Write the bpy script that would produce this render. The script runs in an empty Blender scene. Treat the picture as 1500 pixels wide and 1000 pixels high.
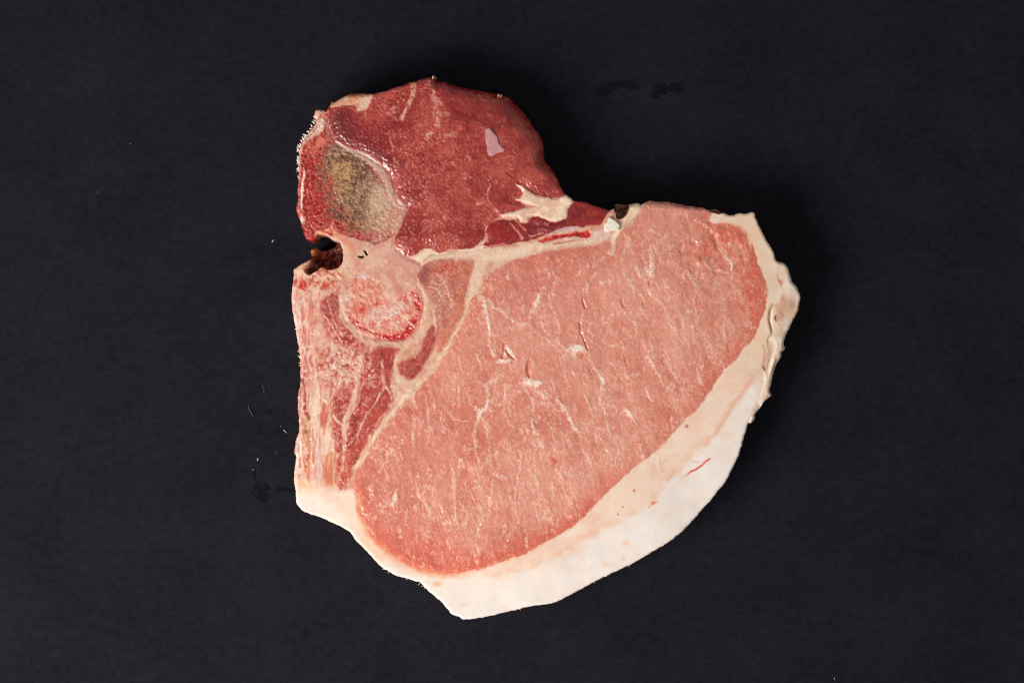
import bpy, math, random
import numpy as np
from mathutils import Vector

# ------------------------------------------------------------------ camera, light, exposure
S = 0.0003                      # metres per unit of the layout grid (0.3 mm)
TOP = 90.0                      # thickness of the chop in grid units (27 mm)
sc = bpy.context.scene
COL = sc.collection

cam_d = bpy.data.cameras.new('camera')
cam = bpy.data.objects.new('camera', cam_d)
COL.objects.link(cam)
cam.location = (0, 0, (3000 + TOP) * S)
cam.rotation_euler = (0, 0, 0)
cam_d.sensor_width = 36.0
cam_d.lens = 72.0
cam_d.clip_start = 0.05
cam_d.clip_end = 20.0
sc.camera = cam

world = bpy.data.worlds.new('World')
sc.world = world
world.use_nodes = True
bg = world.node_tree.nodes['Background']
bg.inputs['Color'].default_value = (1.0, 0.98, 0.97, 1)
bg.inputs['Strength'].default_value = 0.30


def area_light(name, loc, target, size, power, color):
    d = bpy.data.lights.new(name, 'AREA')
    d.shape = 'SQUARE'
    d.size = size
    d.energy = power
    d.color = color
    o = bpy.data.objects.new(name, d)
    COL.objects.link(o)
    o.location = loc
    o.rotation_euler = (Vector(target) - Vector(loc)).to_track_quat('-Z', 'Y').to_euler()
    return o


area_light('softbox', (-0.68, -0.52, 0.72), (0, 0, 0.01), 0.54, 15.5, (1.0, 0.962, 0.92))

sc.view_settings.view_transform = 'Standard'
sc.view_settings.look = 'None'
sc.view_settings.exposure = 0.0
sc.view_settings.gamma = 1.0
sc.cycles.filter_width = 1.15
# ------------------------------------------------------------------ layout grid and field helpers
H = 0.75
GX0, GX1, GY0, GY1 = 422.0, 1182.0, 104.0, 914.0
xs = np.arange(GX0, GX1 + H, H)
ys = np.arange(GY0, GY1 + H, H)
X, Y = np.meshgrid(xs, ys)
NY, NX = X.shape


def sstep(a, b, v):
    t = np.clip((v - a) / (b - a), 0, 1)
    return t * t * (3 - 2 * t)


def vnoise(scale, seed, ang=0.0, stretch=1.0, x=None, y=None):
    """smooth value noise, 0..1; stretch > 1 draws it out along ang (radians, picture frame)"""
    x = X if x is None else x
    y = Y if y is None else y
    r = np.random.RandomState(seed)
    tab = r.rand(256, 256)
    ca, sa = math.cos(ang), math.sin(ang)
    u = (x * ca + y * sa) / (scale * stretch) + 1000.37 + seed * 7.1
    v = (-x * sa + y * ca) / scale + 1000.71 + seed * 3.3
    iu = np.floor(u).astype(int)
    iv = np.floor(v).astype(int)
    fu = u - iu
    fv = v - iv
    fu = fu * fu * fu * (fu * (fu * 6 - 15) + 10)
    fv = fv * fv * fv * (fv * (fv * 6 - 15) + 10)
    a = iu & 255
    b = (iu + 1) & 255
    c = iv & 255
    d = (iv + 1) & 255
    return (tab[c, a] * (1 - fu) + tab[c, b] * fu) * (1 - fv) + (tab[d, a] * (1 - fu) + tab[d, b] * fu) * fv


def fbm(scale, seed, octaves=3, ang=0.4, stretch=1.0, gain=0.55):
    t = 0
    n = 0
    amp = 1.0
    for k in range(octaves):
        t = t + amp * vnoise(scale / 2 ** k, seed + 31 * k, ang + (0.9 * k if stretch == 1 else 0.06 * k), stretch)
        n += amp
        amp *= gain
    return t / n


def cr(pts, closed=False, step=2.5):
    """Catmull-Rom through traced points"""
    p = np.array(pts, float)
    n = len(p)
    out = []
    rng = range(n if closed else n - 1)
    for i in rng:
        if closed:
            a, b, c, d = p[(i - 1) % n], p[i], p[(i + 1) % n], p[(i + 2) % n]
        else:
            a, b, c, d = p[max(i - 1, 0)], p[i], p[i + 1], p[min(i + 2, n - 1)]
        m = max(1, int(np.hypot(*(c - b)[:2]) / step))
        for k in range(m):
            t = k / m
            out.append(0.5 * ((2 * b) + (-a + c) * t + (2 * a - 5 * b + 4 * c - d) * t * t + (-a + 3 * b - 3 * c + d) * t ** 3))
    if not closed:
        out.append(p[-1])
    return np.array(out)


def warp(amp, scale, seed):
    return (X + (fbm(scale, seed, 2) - .5) * 2 * amp, Y + (fbm(scale, seed + 7, 2) - .5) * 2 * amp, amp)


ZERO = (X, Y, 0.0)


def window(x0, y0, x1, y1, pad):
    i0 = max(0, int((x0 - pad - GX0) / H))
    i1 = min(NX, int((x1 + pad - GX0) / H) + 2)
    j0 = max(0, int((y0 - pad - GY0) / H))
    j1 = min(NY, int((y1 + pad - GY0) / H) + 2)
    return slice(j0, max(j1, j0)), slice(i0, max(i1, i0))


def seg_d(x, y, a, b):
    ex, ey = b[0] - a[0], b[1] - a[1]
    L = ex * ex + ey * ey + 1e-9
    t = np.clip(((x - a[0]) * ex + (y - a[1]) * ey) / L, 0, 1)
    return np.hypot(x - a[0] - t * ex, y - a[1] - t * ey), t


def sdf(pts, w=ZERO, cap=30.0, smooth=True, step=2.5):
    """signed distance to a closed outline, negative inside, clamped to +-cap"""
    p = cr(pts, True, step) if smooth else np.array(pts, float)
    wx, wy, amp = w
    d = np.full(X.shape, float(cap))
    n = len(p)
    for i in range(n):
        a, b = p[i], p[(i + 1) % n]
        sl = window(min(a[0], b[0]), min(a[1], b[1]), max(a[0], b[0]), max(a[1], b[1]), cap + amp)
        dd, _ = seg_d(wx[sl], wy[sl], a, b)
        np.minimum(d[sl], dd, out=d[sl])
    ins = np.zeros(X.shape, bool)
    x0, x1 = p[:, 0].min(), p[:, 0].max()
    for i in range(n):
        a, b = p[i], p[(i + 1) % n]
        if a[1] == b[1]:
            continue
        lo, hi = min(a[1], b[1]), max(a[1], b[1])
        sl = window(x0, lo, x1, hi, amp + 1)
        yy = wy[sl]
        xx = wx[sl]
        c = (yy >= lo) & (yy < hi) & (xx < a[0] + (yy - a[1]) * (b[0] - a[0]) / (b[1] - a[1]))
        ins[sl] ^= c
    return np.where(ins, -d, d)


def stroke(pts, w=ZERO, soft=1.0, acc=None, smooth=True):
    """mask of a tapering line; points are (x, y, full width)"""
    p = np.array(pts, float)
    if smooth and len(p) > 2:
        p = cr(pts, False, 3.0)
    wx, wy, amp = w
    m = np.zeros(X.shape) if acc is None else acc
    for i in range(len(p) - 1):
        a, b = p[i], p[i + 1]
        wm = max(a[2], b[2])
        sl = window(min(a[0], b[0]), min(a[1], b[1]), max(a[0], b[0]), max(a[1], b[1]), wm + soft + amp + 1)
        dd, t = seg_d(wx[sl], wy[sl], a, b)
        hw = (a[2] * (1 - t) + b[2] * t) / 2
        np.maximum(m[sl], 1 - sstep(-soft, soft, dd - hw), out=m[sl])
    return m


def blob(x, y, rx, ry, ang=0.0):
    ca, sa = math.cos(ang), math.sin(ang)
    u = ((X - x) * ca + (Y - y) * sa) / rx
    v = (-(X - x) * sa + (Y - y) * ca) / ry
    return np.exp(-(u * u + v * v))


def inside(sd, soft=1.0):
    return 1 - sstep(-soft, soft, sd)


# ------------------------------------------------------------------ traced outline and regions
OUTLINE = [(636,112),(628.5,113),(615,116.5),(606,119.5),(597,121),(589.5,125),(579,128),(570,131.5),(559.5,134),(547.5,137),(534,137),(522,136),(510,138),(501,143),(490.5,149),(483,154),(479,160),(474,161),(462,161),(460,166),(458,172),(463.5,173.5),(460.5,179.5),(456,188),(449,196),(442.5,202),(438,211),(436,218.5),(437,227.5),(436,238),(436.5,250),(436.5,262.5),(435,279),(436.5,289.5),(433.5,306),(435,313.5),(439.5,324),(442.5,336),(448,350),(454.5,352),(460,351),(464,343.5),(472,343.5),(479,345),(486,351),(493,353),(489,358),(480,364),(471,366),(463,365),(460,361.5),(456,364.5),(451.5,367.5),(454,375),(452,381),(442.5,386),(435,391),(430,395),(430,404.5),(428,419.5),(427,434.5),(427.5,451),(430,466),(433,481),(433,488.5),(435,494.5),(437,508),(438.5,519),(439.5,532.5),(439.5,547.5),(440,558),(439,567),(436.5,574.5),(436,592.5),(437,607.5),(438,622.5),(437,634.5),(433.5,646),(431,662.5),(434,668.5),(433,674),(431,689.5),(430.5,703),(433,721),(433.5,736),(436.5,740.5),(446,749.5),(462,755),(477,761),(492,767.5),(504,773.5),(513,780),(520,790),(530,800),(540,810.5),(550,821.5),(560,831),(570.5,837.5),(582.5,843.5),(596,847),(608,851),(615.5,853),(623,861),(635,872),(644,879),(650,885.5),(657.5,894.5),(663.5,900.5),(672.5,903),(678.5,907),(695,906),(716,902.5),(737,897.5),(761,892),(776.5,888),(812.5,882),(839.5,869),(868,853.5),(895,840),(920.5,828),(940,817.5),(962.5,804),(980,793.5),(995,782),(1008,770),(1029,746),(1045.5,728),(1051.5,719),(1062,707),(1072.5,687.5),(1083,665),(1090.5,639.5),(1096.5,619),(1099,619.5),(1103.5,618),(1107,612),(1106,608),(1112.5,598.5),(1121.5,586.5),(1130.5,580.5),(1131,577),(1128,573),(1130,562.5),(1134,544.5),(1139.5,531),(1146,520.5),(1145.5,516),(1151,511),(1148.5,504.5),(1151,494),(1156,483.5),(1162,470),(1169.5,456.5),(1173,440),(1173,432.5),(1168,420.5),(1161,411.5),(1158,399.5),(1155,391),(1149,385),(1142.5,384),(1136.5,379.5),(1133,367.5),(1124,354),(1116.5,339),(1109,324),(1104,311),(1092.5,313),(1082,312),(1076,315),(1064,313.5),(1059.5,309),(1053.5,304.5),(1040,305),(1010,301),(995,298),(980,295.5),(962,294.5),(953,293),(945.5,296),(939.5,299),(932,297),(924.5,299),(920,298),(911,297.5),(903.5,297.5),(904.5,309),(902,311),(899,305.5),(893,308),(884,305),(873.5,302),(860,296.5),(846.5,294),(840.5,295),(837.5,290.5),(830,286),(822.5,275.5),(816.5,260.5),(810.5,249),(797,230.5),(797,212.5),(791,196),(782,184),(774.5,170.5),(765.5,160),(755,149.5),(746,140),(731,136),(710,132),(692,128.5),(671,125),(651.5,119),(641,118.5),(639,114)]
LOIN = [(749,383),(728,394),(717.5,402),(708,412),(711,424),(704,431),(696,433),(689,437),(687,456),(681,468),(670,486),(660,506),(640,541.5),(619.5,562.5),(609,576),(608,590),(612,600),(603,599),(595.5,594),(584,602),(569,621),(556,638),(545,655),(532,676),(521.5,691),(518,704.5),(520,718),(523.5,730),(524,745),(529.5,760),(536.5,775),(547,790),(560,802),(573.5,813),(590,825),(612.5,835),(630.5,839.5),(656,841),(680,837.5),(704,832),(725,825.5),(747.5,818),(762,813.5),(779.5,805),(799,793),(820,782.5),(845,766),(863,749),(881,730),(902,709),(923,690),(938,677.5),(953,667),(964,657),(981,640.5),(1004.5,615),(1022.5,598),(1040.5,571.5),(1055.5,548),(1068,535.5),(1081,524),(1089,511),(1105,494),(1112.5,477.5),(1120,458),(1124,435.5),(1122,415),(1117,400.5),(1111,386),(1104.5,363),(1094,345),(1080.5,333),(1064,327),(1046,328),(1038.5,321),(1042,313),(1040,300),(1010,290),(980,285),(953,284),(944,300),(937,313),(932,325),(916,337),(911,347.5),(902,356),(893,352),(875,358),(848,361.5),(830,365),(815,366.5),(785,372.5),(762.5,379.5)]
TENDER = [(478,157),(480,175),(484.5,190),(490.5,203.5),(504,214),(522,221.5),(538.5,229),(552,238),(564,247),(573,258),(577.5,270),(581,286.5),(585,297),(598,302),(594,312),(588,328.5),(579,345),(578,360),(587,371),(597,376),(607.5,374),(615,368),(621,364),(629,364),(639,371),(650,369),(659,364.5),(671,366),(687.5,364.5),(701,357),(710,348),(711.5,332),(722,324),(734,316.5),(755,309),(770,303.5),(766,298),(755,292),(762,289),(766,280),(757,270),(767,274.5),(778,281.5),(788,286.5),(812,290),(824,289),(833,286),(845,270),(825,235),(800,170),(760,115),(640,95),(560,115),(480,140)]
PATCH = [(756.5,270),(767,274.5),(777.5,282),(788,287),(812,290.5),(822.5,289),(833,286),(842,292),(838,298),(830,304.5),(828.5,316.5),(815,323),(797,319.5),(789.5,316),(777.5,315),(773,322.5),(764,324),(759.5,318),(737,319),(735.5,315),(755,310),(770,304.5),(784,301.5),(770,297),(755,292),(762.5,289.5),(766,280.5)]
DARK_STRIP = [(711.5,340),(717.5,327),(731,322.5),(747.5,324),(757,321),(764,327),(772,326),(779,318),(788,317),(797,321),(815,325),(830,318),(831,306),(840,297),(846.5,288),(862,290),(876,296),(886,300),(893,306),(890,313),(884,323.5),(878,329.5),(862,329),(857,333),(839,332),(818,337),(800,343.5),(782,351),(774.5,353),(762,354),(743,358.5),(716,363),(708.5,361),(712,351)]
BONE = [(456,155),(470,155),(480,160),(480,175),(484.5,190),(490.5,203.5),(504,214),(522,221.5),(538.5,229),(552,238),(564,247),(573,258),(577.5,270),(581,286.5),(585,297),(599,302),(594,312),(588,328.5),(579,345),(578,360),(587,371),(597,377),(612,383),(617,392),(610,405),(613,418),(620,433),(620.5,457),(612,479),(597,495.5),(570,498.5),(547.5,495.5),(528,489.5),(512,475),(501,460),(497,442),(497,430),(500,418),(492,405),(480,398),(496,392),(500,378),(500,366),(496,356),(492,350),(486,346),(470,338),(463,340),(459,354),(446,354),(428,320),(425,260),(428,210)]
CANAL = [(447,372),(452,362),(462,359),(474,362),(486,356),(495,354),(500,362),(502,374),(498,388),(488,393),(478,394),(470,391),(462,396),(452,401),(448,397),(453,391),(457,384),(452,378)]
FACET = [(525,401),(539,400.5),(551,408),(560,423),(567,440),(568,454),(576,446),(588,433),(598,428),(610,432),(618,440),(619,457),(611,477),(597,493),(570,496.5),(547.5,493.5),(528,487),(514,473),(506,460),(507,440),(511,424),(517,409)]
M1 = [(471,440),(480,433),(492,430),(497,437),(498,448),(495,460),(503,474),(516,487),(528,499),(534,508),(524,514),(510,509),(507,502),(490.5,501),(483,490),(475.5,473.5),(471,455)]
M2 = [(528,553),(531,536),(535.5,520),(547.5,512),(556,505),(572,505),(587,509),(578,522),(575.5,540),(575.5,582),(569,598),(558,616),(543,636),(533,654),(524,671),(518,687),(512,703),(504,717),(497,716),(494,702),(494,672),(503,655),(508,634.5),(511.5,618),(517.5,600),(525,582),(529,566)]
M3 = [(487.5,587),(497,573),(508,567),(517,559),(518,570),(513,588),(506,606),(501.5,618),(502.5,640),(500,660),(492,664),(488,645),(486.5,622),(486,600)]
M4 = [(472.5,592),(481,592),(480,612),(476,637),(470,628),(467.5,615)]
M5 = [(477,667),(487,663),(489,685),(493,709),(483,710),(475.5,700),(474,682)]
M6 = [(631,477),(637.5,481),(639,498),(634,512),(627,524),(616,540),(607,553),(600,556),(590,550),(584,541),(586,531),(598,527),(611,521),(618,508),(624,492)]
M7 = [(621.5,387),(635,381),(657.5,378),(676,376),(694,381),(692,398),(684.5,419),(681,437),(679,458),(669,474),(657,498),(648,512),(640,516),(638.5,493),(640,475),(636.5,460),(629.5,437.5),(621,419.5),(611,408),(609,399)]
CAPIN = [(428,702),(450,707),(476,712),(496,719),(514,716),(520,722),(525,745),(530,760),(537,775),(547,790),(560,802),(573.5,813),(590,825),(612.5,835),(630.5,839.5),(656,841),(680,837.5),(704,832),(725,825.5),(747.5,818),(762,813.5),(779.5,805),(799,793),(820,782.5),(845,766),(863,749),(881,730),(902,709),(923,690),(938,677.5),(953,667),(964,657),(981,640.5),(1004.5,615),(1022.5,598),(1040.5,571.5),(1055.5,548),(1068,535.5),(1081,524),(1089,511),(1105,494),(1112.5,477.5),(1120,458),(1124,435.5),(1122,415),(1117,400.5),(1111,386),(1104.5,363),(1094,345),(1080.5,333),(1064,327),(1046,328),(1038.5,321),(1042,313),(1042,302),(1110,300),(1200,360),(1200,600),(1100,800),(700,930),(640,925),(500,800),(425,760)]
FLAP = [(1136,376),(1136,395),(1139.5,405.5),(1146,425),(1145.5,432.5),(1139.5,441.5),(1132,446),(1128,458),(1127.5,470),(1130.5,485),(1124.5,500),(1128,512),(1127,519),(1120,540),(1120,555),(1120,564),(1114,574.5),(1106.5,594),(1102,603),(1097,619),(1110,630),(1160,600),(1190,440),(1170,370)]
TAB = [(900,294),(920,294),(922.5,301),(920,309),(915.5,316),(907,320.5),(903,317),(904,309)]
TAB2 = [(1034,302),(1046,301),(1057,301),(1062,309),(1056,312.5),(1048,311),(1040,309)]
PROC = [(810,346),(818,339),(832,334),(844,332),(856,336),(864,339),(876,338),(886,336),(892,342),(888,350),(876,354),(862,352),(850,351),(838,352),(824,355),(812,356),(796,356)]
BONE_TOP = [(456,155),(470,155),(480,160),(480,175),(484.5,190),(490.5,203.5),(504,214),(522,221.5),(538.5,229),(552,238),(564,247),(573,258),(577.5,270),(581,286.5),(585,297),(599,302),(594,312),(588,328.5),(580,344),(560,354),(545,356),(530,352),(514,346),(500,341),(488,337),(486,346),(470,338),(463,340),(459,354),(446,354),(428,320),(425,260),(428,210)]

# marbling of the loin: (x, y, width)
VEINS = [
 [(694,424,9),(705.5,433,7),(711.5,448,5.5),(714.5,466,5),(717.5,484,4.5),(716,497,4),(720.5,513,3),(724,522,1.5)],
 [(714,437,1.5),(718,442,3),(728,451,4),(740,458.5,4.5),(749,466,4),(762.5,475,6),(776,473,4),(779,481,2.5),(789.5,490,2.5),(804.5,499,2),(815,506,1.5)],
 [(762,475,3),(750,481,4),(755,486,2)],[(732,490,2.5),(724,492,1.5),(718,491,2)],
 [(789.5,429,4),(788,439,8),(782,453,7),(777,460,3.5),(776,475,2.5)],
 [(815,404,4),(812,419,2.5),(806,433,2)],[(813,455,1.5),(819.5,478,3),(818,497,3),(824,506,3),(834,516,3)],
 [(744,508,5),(753.5,522,5)],[(727,529,4),(735,528,7),(746,528,3)],[(740,517,5),(739,521,3)],
 [(780,527,3),(780,536,3.5),(778,545,2)],[(770,555,7),(779,560,11),(790,561,9)],
 [(767,564,2.5),(774.5,578,3.5),(782,588,7),(780.5,605,2.5),(780.5,620,4),(786.5,635,5.5),(790,646,7),(797,656,3)],
 [(786,571,3),(795,579,5),(798,584,2)],[(797,590,3),(806,590,2)],
 [(735.5,549,5),(725,555.5,8),(714.5,564.5,7),(714.5,579.5,4.5),(713,596,6),(704,603.5,7),(699.5,620,4),(695,638,3.5),(698,648,7),(696.5,658,4),(704,679,2)],
 [(704,560,2),(714,565,4)],[(696,595,2),(704,603,5)],[(713,596,4),(723,601,1.5)],[(684,659,5),(694,654,3)],
 [(707,612,2),(713,627,3),(716,647,2.5),(717.5,655,2.5),(720.5,683,2.5)],[(723,691,3),(734,697,7),(744,701,3)],
 [(723.5,702,5),(722,712,5),(722,722,2.5),(717.5,733,5),(719,751,3)],
 [(738.5,563,2),(741.5,574,4.5),(738.5,597,1.5),(743,611,2.5),(755,631,2)],
 [(809,555,2),(815,575,2),(817,587,6),(827,597,4),(836,615,4),(843,628,6),(853,634,2.5)],
 [(857,578,2),(865,596,3),(871,624,2),(874,640,1.5)],
 [(861,414,4),(859,425,6),(862,432,3)],[(875,398,5),(867,410,3),(861,418,2)],
 [(856,448,1.5),(853,467,2.5),(854,485,3),(858,498,2)],
 [(832,512,5),(843,508,10),(853,511,10),(858,515,3)],[(842,511,7),(841,522,5)],
 [(860.5,515,2),(868,531.5,3),(878.5,549.5,4),(884.5,558.5,5.5),(880,575,1.5),(883,596,3.5),(889,612.5,3),(893.5,635,3),(900,648,2)],
 [(910,397,2),(919,407.5,4),(928,418,5),(929.5,429,2)],
 [(916,456,3),(922,467,4),(931,475,4),(931,493,2.5)],[(910,499,2),(914.5,509,3)],[(917,547,5),(928,563,2.5)],[(925,549,3),(935,547,6)],
 [(946.5,567,2),(952,582,4.5),(958,587,2)],[(915,597,3),(921,606,5.5),(928,614,3),(934,622,1.5)],
 [(953.5,372,3),(955,389,7),(952,400,7),(946,397,2)],[(953.5,428,4),(962.5,439,4),(973,450,2.5)],[(977,462,2),(984,475,2.5),(991,488,2)],
 [(934,392,5),(937,404,3)],[(937,427,3),(941,434,3)],[(940,451,4),(947,463,5)],[(953.5,487,4),(958,496,3)],
 [(954,360,3),(956,385,3)],[(946,506,2.5),(955,530,2.5),(961,542,4),(974.5,565,2.5)],
 [(973,519,3),(985,542,5),(995.5,560,2),(1004,580,1.5)],[(1021,540,3),(1025,552,8),(1030,563,3)],
 [(1006,397,3),(1019.5,421,4),(1016.5,445,2),(1022.5,472,5),(1013.5,480,3),(1018,502,4.5)],
 [(1012,477,2),(1019.5,500,3)],[(1036,390,4),(1049,396,3.5),(1066,399,3)],
 [(1072,395,3),(1073.5,407,3),(1072,416,2),(1080,424,2),(1087,433,2.5)],
 [(1043,440,3),(1060,441,4),(1067,432,2.5)],[(1061,442,3),(1062,450,2),(1062,485,2),(1064,507,2)],[(1034,482,2),(1043,515,2)],
 [(1019,322,2),(1034,330,4),(1047,342,3),(1053.5,360,3),(1061,373,4),(1070,384,4),(1071.5,398,2.5)],
 [(1070,350,3),(1068,366,3),(1062,372,2)],[(1032,382,3),(1040,393,3)],[(1015,347,2),(1022,356,2.5),(1018,370,2)],
 [(567,661,3),(567,673,5.5),(556,690,2.5)],[(566,683,4),(570,703,2)],[(544,710,6),(546,729,5)],[(582,717,3),(578,731,8),(574,742,4)],
 [(609,741,6),(611,747,3)],[(621,730,4),(631,752,5)],[(537,755,6),(539,760,3)],[(619,771,5),(624,788,4)],[(597,745,2),(597,767,2)],
 [(663.5,687,5),(665,701,7),(666.5,724,2.5),(667,742,3),(668,760,8),(671,767,4)],[(680,769,7),(684.5,754,4),(676,735,2.5)],
 [(689,719,3.5),(695,729,5)],[(701,738,4),(705,744,7)],[(675,671,4),(679,681,7)],[(645,737,3),(648.5,748,4)],[(629,743,4),(631,757,4)],
 [(702.5,772,3),(702,787,2.5)],[(707,758,4),(707,764,5)],
 [(761,659,3),(764,674,3),(758,706,3),(755.5,724,2),(756.5,745,2.5),(761,765,2)],
 [(783.5,646,6),(783.5,670,2.5),(786.5,695,4),(789.5,718,4),(791,727,2)],[(782,736,2),(791,762,2)],[(771,776,5),(772,784,2)],
 [(815,684,3),(821,695,5),(826,704,2.5),(828.5,721,3),(837,736,3)],[(840,741,2),(845,754,2)],[(771.5,785,3),(771.5,804,3)],
 [(937,650,4),(942,664,3)],[(903.5,668,3),(900,681,3.5)],[(830,724,2),(832,728,2)],[(912,680,2),(914,686,3)],
 [(627,607,2),(630,630,3)],[(606,625,2.5),(606,652,2)],[(589,642,2),(585,656,2)],[(624,578,2),(629,628,2),(626,650,2)],[(647,611,2),(650,630,2)],
 [(665,546,2),(672.5,572,2),(672.5,592,3)],[(655,600,2),(670,614,3),(690,616,2)],[(612,715,2),(618,730,2)],[(640,700,2),(634,720,3)],
 [(700,520,2),(706,540,2)],[(895,372,5),(897,360,3)],[(916,345,4),(922,352,7),(924,364,3)],[(885,375,2),(878,382,4)],[(880,640,2),(888,660,2)],
 [(856,660,2),(866,680,2)],[(650,560,2),(646,580,2)],[(600,690,2),(604,706,3)],[(585,770,2),(588,786,3)],[(655,790,3),(660,804,3)],[(740,775,2),(746,792,2)],
 [(700,800,2),(703,812,2)],[(800,730,2),(806,750,2)],[(672,522,2),(676,540,2)],[(742,640,2),(748,660,2)],[(805,620,2),(812,640,2),(814,660,2)],
]
SLITS = [
 [(739,503,2),(738,511,4),(735.5,523,3)],[(740,511,2),(746,519,4),(753,525,2)],[(774.5,527,2),(773,539,6.5),(774.5,552,3)],
 [(854,440,2),(856,450,3)],[(849,473,2),(851.5,488,4),(857,499,2.5),(861,512,2)],[(846,519,3),(853,521,7),(860,526,3)],[(910,435,2),(911,441,5),(914,449,2)],
 [(950,404,3),(951,412,5),(951.5,420,2)],[(914,520,2),(917,530,3),(920,546,1.5)],[(912,470,1.5),(911,485,2)],[(862,540,1.5),(866,548,2)],
 [(669,560,1.5),(670,568,4),(670,576,1.5)],[(1083.5,383,1.5),(1077,391,2),(1073,400,2)],[(998,355,4),(996,366,5)],[(1014,378,2),(1009,387,4)],[(1000,413,1),(1006,417,5)],
 [(788,421,2),(790,428,4)],[(779,445,2),(778,449,3)],[(812,406,2),(813,411,2)],[(980,605,1.5),(982,612,4)],[(1066,505,3),(1067,515,4)],
 [(817,566,2),(816,576,2)],[(942,440,3),(943,448,3)],[(737,535,1.5),(733,543,2)],[(1000,430,1.5),(1003,444,1.5)],
]
# ------------------------------------------------------------------ colours and relief of the cut face
C = np.zeros((NY, NX, 3))
Zr = np.zeros((NY, NX))             # relief above the mean cut face
R1 = fbm(26, 5, 3)
R2 = fbm(9, 15, 3)
FINE = vnoise(1.7, 301) * .6 + vnoise(2.6, 302, .7) * .4
FINE2 = vnoise(1.6, 311, .3) * .5 + vnoise(2.3, 312, 1.1) * .5
GRIT = vnoise(3.2, 321, .5)


def rgb(*c):
    return np.array(c, float)


def mixc(a, b, t):
    return a + (b - a) * t[..., None]


def put(mask, color):
    global C
    C = mixc(C, color, np.clip(mask, 0, 1))


def squiggle(scale, seed, thin=.05, cover=.52, ang=0.0, stretch=1.0):
    """short curly threads"""
    n = np.abs(vnoise(scale, seed, ang, stretch) - .5)
    return (1 - sstep(thin * .3, thin, n)) * sstep(cover, cover + .14, vnoise(scale * 1.5, seed + 1, .6))


def meat(base, pale, deep, seed, ang, amount=.5, length=4.0, width=1.9):
    """lean meat: cut fibre bundles along ang with pale flecks (tissue and painted glints) and threads between them"""
    lo = fbm(40, seed, 2)
    mid = fbm(10, seed + 1, 3)
    gr = vnoise(width, seed + 2, ang, length) * .6 + vnoise(width * 1.7, seed + 3, ang + .25, length * .7) * .4
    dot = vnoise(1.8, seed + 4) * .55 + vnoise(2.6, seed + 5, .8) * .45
    c = mixc(base * np.ones(C.shape), deep, sstep(.45, .75, 1 - lo) * .35 + sstep(.5, .8, 1 - mid) * .4)
    c = mixc(c, pale, sstep(.52, .75, mid) * .22)
    c = mixc(c, deep, sstep(.56, .8, 1 - gr) * .35)
    c = mixc(c, pale, sstep(.54, .85, gr) * amount * .7 * sstep(.3, .65, mid * .6 + lo * .4))
    c = mixc(c, pale, squiggle(4.6, seed + 6, .06, .50, ang, 1.5) * amount * .75)
    c = mixc(c, pale, squiggle(3.2, seed + 8, .07, .55, ang, 1.2) * amount * .6)
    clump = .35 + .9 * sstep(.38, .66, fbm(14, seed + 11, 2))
    c = mixc(c, pale + (255 - pale) * .25, sstep(.64, .86, dot) * np.clip(amount * .9 * clump, 0, 1))  # pale flecks: bits of tissue, and wet glints painted into the colour
    c = mixc(c, deep, sstep(.62, .86, 1 - dot) * .38)
    return c


sd = sdf(OUTLINE, warp(.7, 5, 63), 40)
w1 = warp(1.6, 7, 61)
w2 = warp(2.2, 9, 71)
w3 = warp(1.0, 4, 81)
w4 = warp(3.2, 11, 91)

# --- base: soft inner fat with a streaky pink stain
fatc = mixc(rgb(225, 181, 154) * np.ones(C.shape), rgb(209, 140, 118), sstep(.40, .68, R1) * .65)
fatc = mixc(fatc, rgb(203, 118, 98), sstep(.52, .7, fbm(7, 43, 3)) * .4)
fatc = mixc(fatc, rgb(236, 208, 184), sstep(.55, .8, fbm(6, 44, 2)) * .5)
C = fatc.copy()
# streaks of lean running down through the soft fat of the left side
ls = vnoise(3.4, 45, 1.75, 5) * .6 + vnoise(2.3, 46, 1.9, 6) * .4
zone = (np.clip(blob(505, 570, 48, 130), 0, 1) > .25) * sstep(470, 482, X) * (1 - sstep(590, 610, X))
put(zone * sstep(.50, .66, ls) * .6, rgb(192, 92, 80))
put(zone * sstep(.56, .72, 1 - ls) * .5, rgb(238, 208, 184))

# --- fibrous fat along the sawn left edge: up and down streaks
leftf = (1 - sstep(458, 482, X + 16 * (R1 - .5) + 8 * (R2 - .5))) * sstep(392, 405, Y) * (1 - sstep(705, 722, Y))
strk = vnoise(4.2, 401, math.pi / 2 - .04, 6, *warp(4, 18, 403)[:2]) * .6 + vnoise(2.4, 402, math.pi / 2 + .05, 7, *warp(3, 12, 405)[:2]) * .4
put(leftf * .85, mixc(rgb(231, 190, 172) * np.ones(C.shape), rgb(206, 114, 106), sstep(.50, .75, strk) * .75))
put(leftf * sstep(.62, .8, 1 - strk) * .8, rgb(240, 222, 202))
orange = blob(453, 470, 12, 60) * .35 + blob(468, 527, 6, 14) * 1.0 + blob(452, 548, 12, 22) * .45 + blob(452, 660, 8, 40) * .8 + blob(448, 690, 12, 12) * .4
put(np.clip(orange * (.25 + .7 * R2), 0, .65), rgb(212, 120, 80))
put(stroke([(452, 640, 2), (453, 660, 4), (450, 676, 4), (449, 690, 2)], w2, 1.5) * sstep(.4, .6, fbm(4, 47, 2)) * .7, rgb(186, 72, 48))
put(stroke([(440, 670, 3), (439, 684, 3)], w2, 1.5) * .6, rgb(176, 60, 40))
put(stroke([(470, 520, 4), (471, 534, 6), (470, 544, 3)], w2, 1.5) * .85, rgb(196, 84, 44))
put(stroke([(446, 545, 2), (442, 556, 4), (447, 572, 3), (447, 600, 3.5), (452, 614, 4)], w2, 1.2) * .85, rgb(148, 52, 42))
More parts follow.
